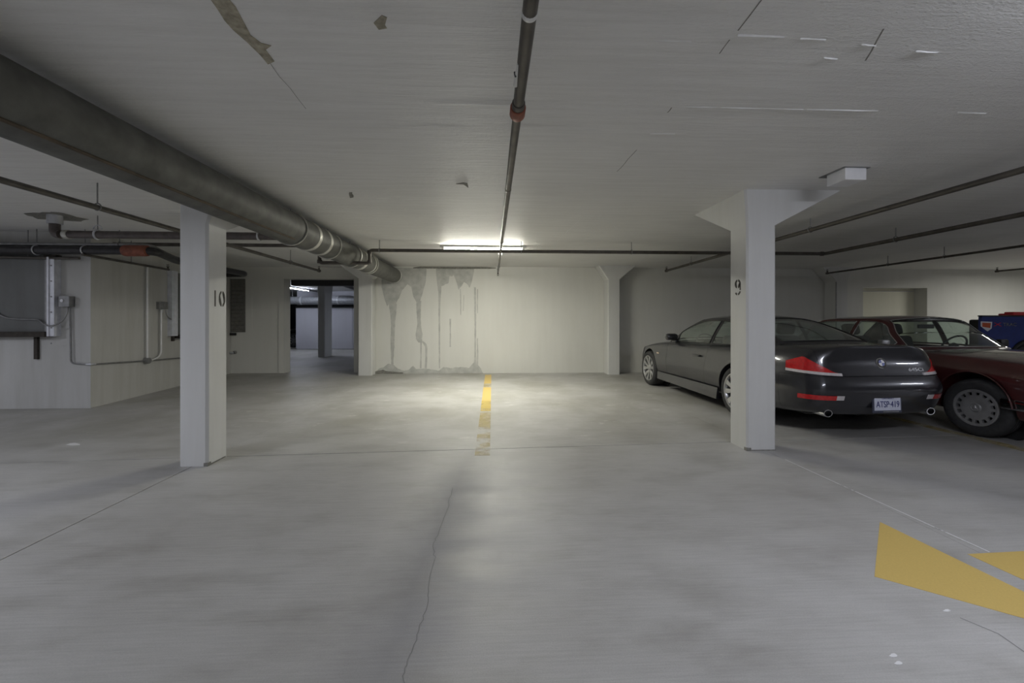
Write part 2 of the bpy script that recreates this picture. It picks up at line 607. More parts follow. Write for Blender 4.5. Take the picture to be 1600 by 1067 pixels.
def ragged(poly, step, amp, seed):
    """closed polygon with its sides broken into short uneven bits"""
    rnd = random.Random(seed)
    out = []
    n = len(poly)
    for i in range(n):
        a, b = Vector(poly[i]), Vector(poly[(i + 1) % n])
        k = max(1, int((b - a).length / step))
        for j in range(k):
            p = a.lerp(b, j / k)
            out.append(p + Vector([rnd.uniform(-amp, amp) for _ in range(len(p))]))
    return out


# painted marks and cracks in the floor
for y0_, y1_, mt_, lb_ in ((4.0, 5.9, 'yellow_faint', 'almost worn away yellow stripe'), (5.95, 6.7, 'yellow_worn', 'half worn yellow bay stripe'),
                           (6.7, 8.05, 'yellow', 'yellow bay stripe in the middle'), (8.08, 8.5, 'yellow_faint', 'worn gap in the yellow stripe'), (8.52, 9.9, 'yellow', 'yellow bay stripe by the wall')):
    tag(flat([(-0.165, y0_), (-0.02, y0_), (-0.02, y1_), (-0.165, y1_)], 0.0002, 'yellow_stripe', M[mt_]), lb_)
tag(flat([(5.17, 2.9), (5.31, 2.9), (5.31, 9.9), (5.17, 9.9)], 0.0002, 'yellow_stripe', M['yellow_faint']), 'faint yellow stripe between the two cars')
tag(flat([(1.905, 2.02), (2.455, 2.565), (2.525, 1.50)], 0.0002, 'arrow_head', M['yellow']), 'yellow painted arrowhead pointing left')
tag(flat([(2.595, 2.19), (3.9, 2.24), (3.95, 2.0), (2.615, 1.955)], 0.0002, 'arrow_shaft', M['yellow']), 'yellow painted arrow shaft')
tag(flat([(2.676, 3.75), (2.684, 3.75), (2.742, 2.2), (2.732, 2.2)], 0.0016, 'chalk_line', M['chalk']), 'thin white chalk line')


def strip_path(pts, w):
    pts = [Vector(p) for p in pts]
    m = MB()
    L, Rr = [], []
    for i, p in enumerate(pts):
        t = (pts[min(i + 1, len(pts) - 1)] - pts[max(i - 1, 0)]).normalized()
        n = Vector((-t.y, t.x, 0))
        L.append(p + n * w / 2)
        Rr.append(p - n * w / 2)
    k = len(pts)
    m.add(L + Rr, [(i, i + 1, k + i + 1, k + i) for i in range(k - 1)])
    return m


ck = [(708, 762), (700, 790), (684, 835), (676, 850), (679, 870), (668, 920), (667, 945), (655, 985), (641, 1020), (632, 1050), (630, 1085)]
rnd = random.Random(3)
pts = []
for i in range(len(ck) - 1):
    for j in range(5):
        t = j / 5
        p = on_z(ck[i][0] * (1 - t) + ck[i + 1][0] * t, ck[i][1] * (1 - t) + ck[i + 1][1] * t, 0)
        pts.append(p + Vector((rnd.uniform(-.007, .007), rnd.uniform(-.004, .004), 0.0008)))
strip_path(pts, 0.0030).build('crack', M['crack'], floor)
pts = [on_z(x, y, 0.0008) for x, y in ((1520, 1000), (1540, 985), (1500, 965), (1560, 990), (1610, 1025))][2:]
strip_path(pts, 0.005).build('crack', M['crack'], floor)

for px_, py_, w_, h_ in ((115, 694, 10, 2), (1396, 1024, 6, 3), (1404, 1036, 6, 3), (1480, 954, 6, 2)):
    P_ = [on_z(px_ + w_ * math.cos(a_) * (1 + .3 * math.sin(3 * a_)), py_ + h_ * math.sin(a_), 0) for a_ in [2 * math.pi * k / 9 for k in range(9)]]
    flat([(p.x, p.y) for p in P_], 0.0002, 'paint_chip', M['chalk'])

# --- ceiling with form marks
ceiling = struct(MB().box((-12.3, -5.3, CEIL), (17.3, 25.3, CEIL + 0.25)).build('ceiling', M['ceiling']))


def ridge(p, q, w, h):
    a, b = on_z(*p, CEIL), on_z(*q, CEIL)
    d = (b - a)
    n = Vector((-d.y, d.x, 0)).normalized() * w / 2
    k = max(2, int(d.length / 0.12))
    rr = random.Random(int(p[0] * 7 + p[1]))
    m = MB()
    vs, fs = [], []
    for i in range(k + 1):
        c = a.lerp(b, i / k)
        s = rr.uniform(0.45, 1.25)
        hh = (h * 0.5 if p[0] > 945 else 0.001) * rr.uniform(0.5, 1.2)
        vs += [c - n * s, c + n * s, c - Vector((0, 0, hh))]
    for i in range(k):
        i0, i1 = i * 3, i * 3 + 3
        fs += [(i0, i1, i1 + 2, i0 + 2), (i0 + 2, i1 + 2, i1 + 1, i0 + 1)]
    return m.add(vs, fs).build('form_ridge', M['ridge'], ceiling)


for p, q, w, h in [((1068, 167), (1120, 168), .010, .005), ((1128, 168), (1255, 171), .010, .006), ((1260, 171), (1372, 173), .014, .008),
                   ((1495, 176), (1540, 177), .014, .007), ((685, 162), (800, 165), .007, .004), ((830, 166), (940, 169), .007, .003),
                   ((815, 199), (942, 203), .010, .005), ((560, 196), (720, 199), .006, .003), ((1016, 209), (1055, 209), .012, .006),
                   ((935, 229), (995, 231), .010, .005), ((1152, 55), (1225, 58), .014, .010), ((1020, 64), (1080, 65), .010, .005),
                   ((1287, 90), (1308, 92), .014, .008), ((1070, 285), (1128, 286), .010, .004), ((1320, 268), (1352, 270), .010, .005),
                   ((430, 158), (520, 163), .006, .003), ((60, 275), (140, 275), .007, .003), ((500, 237), (545, 240), .006, .003),
                   ((1430, 80), (1465, 82), .014, .008), ((1250, 60), (1290, 62), .014, .007), ((1345, 70), (1368, 71), .014, .008)]:
    ridge(p, q, w, h)


def joint_line(pts2, w, name, mat):
    pts3 = []
    rr = random.Random(int(pts2[0][0]))
    for i in range(len(pts2) - 1):
        a, b = on_z(*pts2[i], CEIL - 0.0012), on_z(*pts2[i + 1], CEIL - 0.0012)
        k = max(2, int((b - a).length / 0.08))
        for j in range(k):
            pts3.append(a.lerp(b, j / k) + Vector((rr.uniform(-.006, .006), 0, 0)))
    pts3.append(on_z(*pts2[-1], CEIL - 0.0012))
    return strip_path(pts3, w).build(name, mat, ceiling)


joint_line([(1190, 0), (1153, 48)], .006, 'board_joint', M['grime'])
joint_line([(1142, 62), (1124, 84)], .005, 'board_joint', M['grime'])
joint_line([(1050, 168), (1043, 176)], .006, 'board_joint', M['grime'])
joint_line([(994, 234), (964, 268)], .005, 'board_joint', M['grime'])
joint_line([(1380, 45), (1352, 95)], .007, 'board_joint', M['grime'])
joint_line([(904, 345), (870, 377)], .009, 'board_joint', M['ridge'])
joint_line([(422, 98), (452, 138), (478, 170)], .003, 'board_joint', M['grime'])
joint_line([(1600, 222), (1500, 255), (1365, 300)], .006, 'board_joint', M['ridge'])


def ceil_patch(pp, name, mat, seed, amp=0.008, thick=0.003):
    P = [on_z(x, y, CEIL) for x, y in pp]
    P = ragged([(p.x, p.y) for p in P], 0.05, amp, seed)
    return MB().prism([(p[0], p[1], CEIL - thick) for p in P], (0, 0, thick)).build(name, mat, ceiling)


tag(ceil_patch([(326, -6), (352, -6), (368, 10), (377, 24), (380, 34), (394, 55), (409, 66), (424, 72), (412, 76), (428, 95), (421, 101), (407, 86), (388, 66), (366, 46), (350, 30), (340, 14)],
               'spalled_patch', M['spall'], 11, 0.006), 'bare rough concrete where paint has peeled')
ceil_patch([(585, 36), (597, 24), (606, 27), (600, 38), (604, 44), (592, 46)], 'spalled_patch', M['spall'], 4, 0.004)
ceil_patch([(35, 333), (90, 331), (135, 342), (122, 346), (60, 342)], 'spalled_patch', M['grime'], 5, 0.02)
ceil_patch([(712, 287), (724, 285), (731, 286), (732, 293), (728, 290), (724, 288)], 'spalled_patch', M['grime'], 6, 0.005)
ceil_patch([(546, 300), (551, 300), (552, 308), (547, 309)], 'spalled_patch', M['grime'], 8, 0.006)

# --- walls
DX0, DX1, DZ = 9.30, 10.99, 2.09
w = MB().box((-3.05, YB, 0), (DX0, YB + 0.4, CEIL)).box((DX1, YB, 0), (17.2, YB + 0.4, CEIL)).box((DX0, YB, DZ), (DX1, YB + 0.4, CEIL))
wall_back = struct(w.build('wall_back', M['wall']))
door2 = struct(MB().box((DX0, YB + 0.33, 0), (DX1, YB + 0.38, DZ)).build('door_2', m_paintwall('cream_door', (0.82, 0.80, 0.66), 0.05, 0.1)))
MB().box((DX0 + 0.02, YB + 0.315, DZ - 0.075), (DX1 - 0.02, YB + 0.33, DZ - 0.055)).build('door_header', M['wall'], door2)
OX0, OX1, OZ = -5.02, -3.36, 2.28
w = MB().box((-9, YD, 0), (OX0, YD + 0.3, CEIL)).box((OX1, YD, 0), (-2.9, YD + 0.3, CEIL)).box((OX0, YD, OZ), (OX1, YD + 0.3, CEIL))
wall_door = struct(w.build('wall_doorway', M['wall']))
fr = MB()
fr.box((OX0 - 0.13, YD - 0.02, 0), (OX0, YD, OZ + 0.03)).box((OX1, YD - 0.02, 0), (OX1 + 0.10, YD, OZ + 0.03)).box((OX0, YD - 0.02, OZ), (OX1, YD, OZ + 0.03))
struct(fr.build('trim_1', M['wall']))
# left wall: a face that looks at the camera and a face along the lane
struct(MB().prism([(-12.2, YL, 0), (-5.83, YL, 0), (-6.28, YD, 0), (-12.2, YD, 0)], (0, 0, CEIL)).build('wall_left', M['wall_left']))
struct(MB().box((-12.4, -5.3, 0), (-12.2, 25.2, CEIL)).build('wall_far_left', M['wall_left']))
struct(MB().box((17.2, -5.3, 0), (17.4, 25.2, CEIL)).build('wall_right', M['wall']))
struct(MB().box((-12.4, -5.5, 0), (17.4, -5.3, CEIL)).build('wall_front', M['wall']))
# back room beyond the doorway
struct(MB().box((-12.2, 25.0, 0), (-0.8, 25.2, CEIL)).build('wall_rear_room', M['unlit_wall']))
struct(MB().box((-1.0, YB + 0.4, 0), (-0.8, 25.0, CEIL)).build('wall_rear_room_right', M['cool_wall']))


struct(MB().box((-8.56, 18.97, 1.93), (-1.0, 19.07, CEIL)).build('trim_2', M['cool_wall']))


# water marks on the back wall
def jit(rr, n, amp):
    """smooth random wobble of n values"""
    v = [rr.uniform(-1, 1) for _ in range(n)]
    return [amp * (0.5 * v[i] + 0.3 * v[max(0, i - 1)] + 0.2 * v[max(0, i - 2)]) for i in range(n)]


def wpt(x, y):
    p = on_y(540 + x / 4.446, 380 + y / 4.446, YB)
    return p.x, min(CEIL - 0.002, max(0.001, p.z))


def stain_rows(rows, seed, amp=0.012, mat='stain', thick=0.0015):
    """mark given by rows (y, left, right) from top to bottom"""
    rr = random.Random(seed)
    R_ = []
    for (y0, l0, r0), (y1, l1, r1) in zip(rows[:-1], rows[1:]):
        k = max(1, int(abs(y1 - y0) / 6))
        R_ += [(y0 + (y1 - y0) * j / k, l0 + (l1 - l0) * j / k, r0 + (r1 - r0) * j / k) for j in range(k)]
    R_.append(rows[-1])
    n = len(R_)
    jl, jr = jit(rr, n, amp), jit(rr, n, amp)
    vs = []
    for i, (y, l, r) in enumerate(R_):
        a_, b_ = wpt(l, y), wpt(r, y)
        mid = (a_[0] + b_[0]) / 2
        vs += [(min(a_[0] + jl[i], mid), YB - thick, a_[1]), (max(b_[0] + jr[i], mid), YB - thick, b_[1])]
    return MB().add(vs, [(2 * i, 2 * i + 2, 2 * i + 3, 2 * i + 1) for i in range(n - 1)]).build('water_stain', M[mat], wall_back)


def stain_cols(cols, seed, amp=0.02, mat='stain', thick=0.0012, wob=True):
    """mark given by columns (x, top, bottom) from left to right"""
    rr = random.Random(seed)
    C_ = []
    for (x0, t0, b0), (x1, t1, b1) in zip(cols[:-1], cols[1:]):
        k = max(1, int(abs(x1 - x0) / 5))
        C_ += [(x0 + (x1 - x0) * j / k, t0 + (t1 - t0) * j / k, b0 + (b1 - b0) * j / k) for j in range(k)]
    C_.append(cols[-1])
    n = len(C_)
    jb, jt = jit(rr, n, amp), jit(rr, n, amp * 0.6)
    vs = []
    for i, (x, t, b) in enumerate(C_):
        a_, b_ = wpt(x, t), wpt(x, b)
        zt = min(CEIL - 0.002, max(0.002, a_[1] + (jt[i] if t > 200 else 0)))
        zb = max(0.001, b_[1] + (jb[i] if b < 890 else 0))
        vs += [(a_[0], YB - thick, max(zt, zb + 0.001)), (a_[0], YB - thick, zb)]
    return MB().add(vs, [(2 * i, 2 * i + 2, 2 * i + 3, 2 * i + 1) for i in range(n - 1)]).build('water_stain', M[mat], wall_back)


stain_cols([(250, 250, 300), (268, 175, 380), (288, 170, 440), (302, 170, 420), (345, 170, 430), (372, 170, 380), (390, 170, 330), (430, 172, 285), (456, 172, 300),
            (470, 172, 370), (495, 172, 420), (518, 172, 400), (535, 172, 350), (556, 172, 270), (562, 172, 200)], 21)
stain_rows([(420, 300, 358), (480, 308, 352), (540, 314, 344), (600, 314, 342), (700, 312, 340), (760, 314, 336), (860, 318, 331)], 22, 0.008, thick=0.0016)
stain_rows([(400, 490, 526), (480, 494, 522), (560, 498, 522), (590, 494, 526), (625, 487, 534), (665, 490, 532), (690, 508, 534)], 23, 0.008, thick=0.0016)
stain_rows([(680, 524, 540), (700, 540, 562), (720, 552, 567), (800, 553, 567), (868, 549, 564)], 24, 0.005, thick=0.0018)
stain_rows([(685, 518, 530), (780, 520, 527), (868, 516, 528)], 25, 0.004, thick=0.0018)
stain_cols([(628, 172, 210), (642, 172, 330), (660, 172, 300), (690, 172, 290), (715, 172, 280), (722, 172, 230), (752, 172, 225), (770, 172, 270), (784, 172, 325), (800, 172, 300), (822, 172, 272),
            (846, 172, 285), (862, 172, 312), (876, 172, 270), (892, 172, 190)], 26)
stain_rows([(300, 644, 666), (400, 645, 660), (470, 645, 657), (640, 647, 656), (868, 648, 656)], 27, 0.004, thick=0.0016)
stain_rows([(305, 893, 905), (440, 893, 907), (560, 896, 907), (700, 895, 906), (868, 892, 910)], 28, 0.006)
stain_rows([(318, 913, 920), (485, 913, 919)], 29, 0.004)
stain_rows([(660, 912, 918), (760, 913, 922), (860, 910, 920)], 30, 0.005)
stain_rows([(525, 722, 732), (620, 724, 731), (720, 722, 731)], 31, 0.005)
stain_rows([(318, 794, 800), (400, 796, 803), (498, 798, 803)], 32, 0.003)
stain_rows([(360, 820, 824), (470, 815, 819)], 33, 0.003)
stain_cols([(195, 900, 918), (230, 872, 918), (262, 864, 918), (290, 838, 918), (330, 842, 918), (365, 870, 918), (405, 886, 918), (440, 878, 918), (470, 850, 918), (490, 874, 918), (560, 868, 918),
            (645, 886, 918), (680, 860, 918), (740, 868, 918), (800, 858, 918), (860, 866, 918), (890, 826, 918), (912, 832, 918), (940, 870, 918), (955, 908, 918)], 34, 0.02, 'stain', 0.0022)
stain_cols([(205, 892, 912), (260, 878, 905), (285, 888, 908), (400, 896, 908)], 35, 0.012, 'grime', 0.003)
stain_cols([(470, 168, 176), (600, 150, 176), (760, 152, 180), (1000, 166, 178), (1045, 170, 176)], 36, 0.006, 'grime', 0.004)


# ------------------------------------------------------------------ columns
def column(x0, x1, y0, y1, zc, fl, label, ch=0.018, name='concrete_column', parts=True, group=None):
    """shaft with chamfered corners and a flared head; fl = flare to left, right, front, back at the ceiling"""
    t = empty(name, ((x0 + x1) / 2, (y0 + y1) / 2, 0), label, 'column', group=group)

    def sec(a, b, c, d, k, z):
        return [Vector(p) for p in ((a + k, c, z), (b - k, c, z), (b, c + k, z), (b, d - k, z), (b - k, d, z), (a + k, d, z), (a, d - k, z), (a, c + k, z))]
    lo, hi = sec(x0, x1, y0, y1, ch, 0), sec(x0, x1, y0, y1, ch, zc)
    n = 8
    fs = [(i, (i + 1) % n, n + (i + 1) % n, n + i) for i in range(n)] + [tuple(range(n))]
    MB().add(lo + hi, fs).build('shaft', M['column'], t)
    L, Rr, F, B = fl
    top = sec(x0 - L, x1 + Rr, y0 - F, y1 + B, ch, CEIL)
    fs = [(i, (i + 1) % n, n + (i + 1) % n, n + i) for i in range(n)] + [tuple(range(n, 2 * n))]
    MB().add(hi + top, fs).build('flared_head', M['column'], t)
    return t


c10 = column(-2.735, -2.49, 3.82, 4.10, 2.12, (0.0, 0.13, 0.0, 0.95), 'pale square concrete column stencilled 10 left of centre', ch=0.02)
c9 = column(2.49, 2.786, 4.02, 4.32, 2.21, (0.02, 0.67, 0.0, 0.74), 'pale square concrete column stencilled 9 beside the dark grey coupe')
pl = column(-3.09, -2.77, 9.89, YB - 0.001, 2.24, (0.44, 0.36, 0.0, 0.0), 'concrete pillar against the wall right of the dark doorway')
pr = column(2.717, 3.006, 9.80, YB - 0.001, 2.235, (0.22, 0.38, 0.0, 0.0), 'concrete pillar with flared head on the back wall left of the coupe')
pf = column(8.28, 8.575, 9.80, YB - 0.001, 2.22, (0.33, 0.15, 0.0, 0.0), 'shaded concrete pillar on the back wall above the maroon sedan roof')
pb = column(-6.0, -5.76, 14.85, 15.5, 2.1, (0.0, 0.0, 0.1, 0.1), 'dark column standing in the room beyond the doorway')
MB().tube([(8.27, 9.79, 0.0), (8.27, 9.79, 2.2)], 0.012, 8).build('conduit', M['galv_dull'], pf)
# chipped feet of the columns
for t, P in ((c10, [(-2.52, 3.815), (-2.485, 3.815), (-2.485, 3.86)]), (c9, [(2.485, 4.06), (2.485, 4.015), (2.53, 4.015)])):
    MB().prism([(x, y, 0.0) for x, y in P], (0, 0, 0.03)).build('chipped_corner', M['grime'], t)
MB().box((-2.4895, 3.85, 0.0), (-2.488, 4.07, 0.012)).build('grime_line', M['grime'], c10)
MB().box((2.50, 4.0185, 0.0), (2.78, 4.0195, 0.010)).build('grime_line', M['grime'], c9)


def ring_arc(cy, cz, ry, rz, a0, a1, w, n=14):
    """flat curved stroke in a (y, z) plane"""
    out, inn = [], []
    for i in range(n + 1):
        a = R(a0 + (a1 - a0) * i / n)
        out.append((cy + ry * math.cos(a), cz + rz * math.sin(a)))
        inn.append((cy + (ry - w) * math.cos(a), cz + (rz - w) * math.sin(a)))
    return out + inn[::-1]


def glyph(parent, x, strokes, name, dx):
    m = MB()
    for s in strokes:
        m.prism([(x, y, z) for y, z in s], (dx, 0, 0))
    return m.build(name, M['stencil'], parent)


# stencilled numbers: 10 on the right face of the left column, 9 on the left face of the right one
zc = 1.475
glyph(c10, -2.4899, [[(3.913, zc - .072), (3.930, zc - .072), (3.930, zc + .072), (3.913, zc + .072)]], 'stencil_numeral', 0.0015)
glyph(c10, -2.4899, [ring_arc(4.018, zc, .046, .074, -78, 78, .017), ring_arc(4.018, zc, .046, .074, 102, 258, .017)], 'stencil_numeral', 0.0015)
z9 = 1.611
glyph(c9, 2.4899, [ring_arc(4.175, z9 + .035, .052, .046, -70, 80, .02), ring_arc(4.175, z9 + .035, .052, .046, 100, 260, .02),
                   [(4.123, z9 + .03), (4.143, z9 + .03), (4.143, z9 - .03), (4.123, z9 - .03)],
                   ring_arc(4.175, z9 - .035, .052, .046, 190, 262, .02), ring_arc(4.175, z9 - .035, .052, .046, 285, 330, .02)], 'stencil_numeral', -0.0015)


# ------------------------------------------------------------------ pipes
def hanger(parent, x, y, z, r, axis='y', band=0.012, mat='galv_dull'):
    """threaded rod from the ceiling with a loop round the pipe"""
    m = MB().tube([(x, y, CEIL), (x, y, z + r + 0.012)], 0.006, 8)
    rod = m.build('hanger_rod', M[mat], parent)
    ex = Vector((1, 0, 0)) if axis == 'y' else Vector((0, 1, 0))
    loop = arc((x, y, z + 0.006), r + 0.007, 0, 2 * math.pi, 16, ex)
    MB().tube(loop, 0.006, 6, False).build('hanger_loop', M[mat], rod)
    return rod


def collar(parent, p, axis, r, half, mat, name='coupling', n=20):
    p, a = Vector(p), Vector(axis).normalized()
    m = MB().tube([p - a * half, p - a * half * 0.8, p + a * half * 0.8, p + a * half], [r * 0.93, r, r, r * 0.93], n)
    return m.build(name, M[mat], parent, smooth=True)


# big cast iron drain
BX, BZ, BR = -2.32, 2.334, 0.178
dr = empty('drain_pipe', (BX, 5.0, BZ), 'thick dark grey cast iron drain pipe under the ceiling running to the back wall', 'pipe')
MB().tube([(BX, -1.0, BZ), (BX, 4.90, BZ)], BR, 40).build('pipe_length', M['iron'], dr, smooth=True)
MB().tube([(BX, 4.80, BZ), (BX, 4.90, BZ), (BX, 4.93, BZ)], [BR * 1.0, BR * 1.05, BR * 1.05], 40).build('pipe_bell', M['iron'], dr, smooth=True)
MB().tube([(BX, 4.93, BZ), (BX, 6.10, BZ)], BR * 1.02, 40).build('pipe_fitting', M['iron'], dr, smooth=True)
MB().tube([(BX, 6.10, BZ), (BX, YB, BZ)], BR * 0.97, 40).build('pipe_length', M['iron'], dr, smooth=True)
for y, hw, k, m_ in ((5.40, .045, 1.05, 'band'), (5.76, .045, 1.05, 'band'), (7.42, .05, 1.03, 'band'), (7.95, .03, 1.02, 'band'), (10.10, .03, 1.02, 'band')):
    collar(dr, (BX, y, BZ), (0, 1, 0), BR * k, hw, m_, 'clamp_band', 40)
for y in (4.98, 6.08, 7.02, 8.02):
    rod = MB().tube([(BX, y, CEIL), (BX, y, BZ + BR)], 0.008, 8).build('hanger_rod', M['galv_dull'], dr)
    MB().tube(arc((BX, y, BZ), BR * 1.06, 0, 2 * math.pi, 40), 0.011, 6, False).build('hanger_strap', M['band'], rod, smooth=True)
# seam under the pipe, with rust
an = R(305)
sx, sz = BX + BR * math.cos(an), BZ + BR * math.sin(an)
MB().tube([(sx, -1.0, sz), (sx, 4.85, sz)], 0.011, 8).build('pipe_seam', M['iron_rust'], dr, smooth=True)

# small drain that drops from the ceiling and runs into the big one
SY, SZ, SR = 5.41, 2.325, 0.047
sd = empty('branch_drain_pipe', (-5.33, SY, SZ), 'brown horizontal drain pipe with elbow from the ceiling joining the thick drain', 'pipe')
path = rounded([(-5.33, SY, 2.47), (-5.33, SY, SZ), (-4.9, SY, SZ)], 0.11, 7)
MB().tube(path[:-1], SR * 1.12, 18).build('elbow', M['iron_small'], sd, smooth=True)
MB().tube([(-5.2, SY, SZ), (BX - BR * 0.7, SY, SZ)], SR, 18).build('pipe_length', M['iron_small'], sd, smooth=True)
MB().tube([(-5.33, SY, CEIL), (-5.33, SY, 2.452)], SR * 1.55, 18).build('ceiling_collar', M['galv'], sd, smooth=True)
collar(sd, (-5.19, SY, SZ), (1, 0, 0), SR * 1.18, 0.03, 'band', 'clamp_band')
collar(sd, (BX - BR - 0.06, SY, SZ), (1, 0, 0), SR * 1.25, 0.05, 'band', 'clamp_band')
for x in (-4.83, -2.9):
    rod = MB().tube([(x, SY, CEIL), (x, SY, SZ + SR)], 0.006, 8).build('hanger_rod', M['galv_dull'], sd)
    MB().tube(arc((x, SY, SZ), SR * 1.15, 0, 2 * math.pi, 18, Vector((0, 1, 0))), 0.012, 6, False).build('hanger_strap', M['galv'], rod, smooth=True)
    MB().tube(arc((x, SY, SZ + SR + 0.02), 0.05, 0, math.pi, 10), 0.007, 6).build('hanger_yoke', M['galv'], rod, smooth=True)


def head(parent, x, y, z, up=True, mat='sprinkler'):
    """sprinkler head: body, frame arms and deflector"""
    s = 1 if up else -1
    m = MB().tube([(x, y, z), (x, y, z + s * 0.05)], 0.014, 10)
    m.tube([(x, y, z + s * 0.05), (x, y, z + s * 0.056)], 0.022, 12)
    for q in (-1, 1):
        m.tube([(x + q * 0.01, y, z + s * 0.03), (x + q * 0.02, y, z + s * 0.06), (x, y, z + s * 0.085)], 0.004, 6)
    m.tube([(x, y, z + s * 0.085), (x, y, z + s * 0.09)], 0.024, 12)
    return m.build('sprinkler_head', M[mat], parent)


# cross main with its dip under the big drain
CY, CZ = 6.85, 2.395
cm = empty('sprinkler_main', (0, CY, CZ), 'dark sprinkler main running across the bays that dips under the thick drain', 'pipe')
pth = rounded([(-6.2, CY, 2.46), (-2.74, CY, 2.46), (-2.74, CY, 2.19), (-1.955, CY, 2.19), (-1.955, CY, CZ), (5.59, CY, CZ), (5.59, -1.2, CZ)], 0.05, 4)
MB().tube(pth, 0.028, 14).build('pipe_run', M['sprinkler'], cm, smooth=True)
for p, ax in (((-2.74, CY, 2.21), (0, 0, 1)), ((-1.955, CY, 2.21), (0, 0, 1)), ((-1.955, CY, CZ - .03), (0, 0, 1)), ((5.54, CY, CZ), (1, 0, 0))):
    collar(cm, p, ax, 0.037, 0.028, 'sprinkler', 'elbow_collar', 14)
for x in (-7.2, -1.80, 0.47, 2.29):
    hanger(cm, x, CY, CZ if x > -2 else 2.46, 0.030, 'x')
for y in (5.6, 2.7):
    hanger(cm, 5.59, y, CZ, 0.030)

# branch straight ahead along the ceiling
cb = empty('sprinkler_branch', (0.136, 2.0, CZ), 'long sprinkler branch with orange coupling running straight ahead at centre', 'pipe')
MB().tube([(0.136, -1.0, CZ), (0.136, 2.25, CZ)], 0.028, 16).build('pipe_run', M['sprinkler'], cb, smooth=True)
MB().tube([(0.136, 2.25, CZ), (0.136, 6.02, CZ)], 0.025, 16).build('pipe_run', M['sprinkler'], cb, smooth=True)
MB().tube([(0.136, 6.02, CZ), (0.136, 9.80, CZ)], 0.019, 14).build('pipe_run', M['sprinkler'], cb, smooth=True)
collar(cb, (0.136, 2.25, CZ), (0, 1, 0), 0.042, 0.045, 'orange')
collar(cb, (0.136, 2.19, CZ), (0, 1, 0), 0.034, 0.03, 'sprinkler', 'coupling')
collar(cb, (0.136, 1.53, CZ), (0, 1, 0), 0.0295, 0.012, 'enamel', 'paint_ring')
collar(cb, (0.136, 6.02, CZ), (0, 1, 0), 0.032, 0.045, 'sprinkler', 'reducer')
collar(cb, (0.136, 3.6, CZ), (0, 1, 0), 0.027, 0.02, 'sprinkler', 'coupling')
MB().tube([(0.136, 1.90, CZ), (0.10, 1.90, CZ - 0.01)], 0.012, 10).build('outlet_stub', M['black_pipe'], cb)
MB().tube([(0.112, 1.82, CZ - 0.010), (0.110, 1.98, CZ - 0.012)], [0.006, 0.012], 8).build('paint_smear', M['enamel'], cb)
head(cb, 0.136, 9.78, CZ, False)
head(cb, 0.136, 9.78, CZ, True)
for y in (7.2, 8.9):
    hanger(cb, 0.136, y, CZ, 0.019)

# branches left and right of it
def branch(x, z, y0, y1, r, label, hang, up=True):
    t = empty('sprinkler_branch', (x, y1, z), label, 'pipe')
    MB().tube([(x, y0, z), (x, y1, z)], r, 14).build('pipe_run', M['sprinkler'], t, smooth=True)
    collar(t, (x, y1, z), (0, 1, 0), r * 1.35, 0.03, 'sprinkler', 'end_elbow', 14)
    head(t, x, y1, z, up)
    for y in hang:
        hanger(t, x, y, z, r)
    return t


branch(-3.68, 2.33, -1.2, 9.17, 0.026, 'brown sprinkler branch above the left lane between thick drain and lane wall', (4.12, 7.9))
branch(3.99, 2.41, -1.2, 9.5, 0.026, 'brown sprinkler branch over the grey coupe roof beside the white ceiling box', (5.12, 8.3))
branch(7.87, 2.38, -1.2, 9.57, 0.020, 'thin sprinkler branch ending above the maroon sedan', (7.0, 8.05, 4.0))
branch(11.6, 2.40, -1.2, 9.18, 0.020, 'short length of sprinkler pipe at right edge above the blue machine', (7.5,))

# black supply main along the left wall
SM = 2.265
sm = empty('supply_pipe', (-6.0, 6.25, SM), 'thick black supply pipe with orange coupling above the left wall', 'pipe')
p1 = rounded([(-12.2, 6.25, SM), (-4.80, 6.25, SM), (-5.18, 7.2, SM - 0.01), (-5.2, 9.25, SM - 0.01), (-6.3, 9.5, SM)], 0.22, 8)
MB().tube(p1, 0.058, 20).build('pipe_run', M['black_pipe'], sm, smooth=True)
collar(sm, (-5.06, 6.25, SM), (1, 0, 0), 0.080, 0.16, 'orange')
for x in (-6.4, -5.75):
    rod = MB().tube([(x, 6.25, CEIL), (x, 6.25, SM + .058)], 0.006, 8).build('hanger_rod', M['galv_dull'], sm)
    MB().tube(arc((x, 6.25, SM), 0.066, 0, 2 * math.pi, 18, Vector((0, 1, 0))), 0.008, 6, False).build('hanger_strap', M['galv'], rod, smooth=True)
sp = empty('supply_pipe', (-6.0, 6.25, 2.36), 'slim grey pipe lying above the thick black supply pipe', 'pipe')
p2 = rounded([(-12.2, 6.27, 2.352), (-4.88, 6.27, 2.352), (-5.34, 7.3, 2.33), (-5.36, 9.05, 2.32), (-6.3, 9.3, 2.32)], 0.25, 8)
MB().tube(p2, 0.026, 14).build('pipe_run', M['galv_dull'], sp, smooth=True)
for x in (-7.0, -5.3):
    hanger(sp, x, 6.27, 2.352, 0.026, 'x')
sw = empty('sprinkler_branch', (-5.78, 6.4, 2.2), 'thin dark pipe along the top of the left lane wall', 'pipe')
MB().tube([(-5.74, 6.2, 2.20), (-5.90, 8.0, 2.20)], 0.019, 12).build('pipe_run', M['sprinkler'], sw, smooth=True)
head(sw, -5.90, 7.98, 2.20, True)
MB().tube([(-5.82, 7.1, CEIL), (-5.82, 7.1, 2.21)], 0.006, 8).build('hanger_rod', M['galv_dull'], sw)
sw2 = empty('sprinkler_branch', (-7.0, 6.3, 2.2), 'thin dark pipe under the black supply pipe at left edge', 'pipe')
MB().tube([(-12.2, 6.33, 2.24), (-6.2, 6.33, 2.165), (-5.9, 6.33, 2.165)], 0.020, 12).build('pipe_run', M['sprinkler'], sw2, smooth=True)
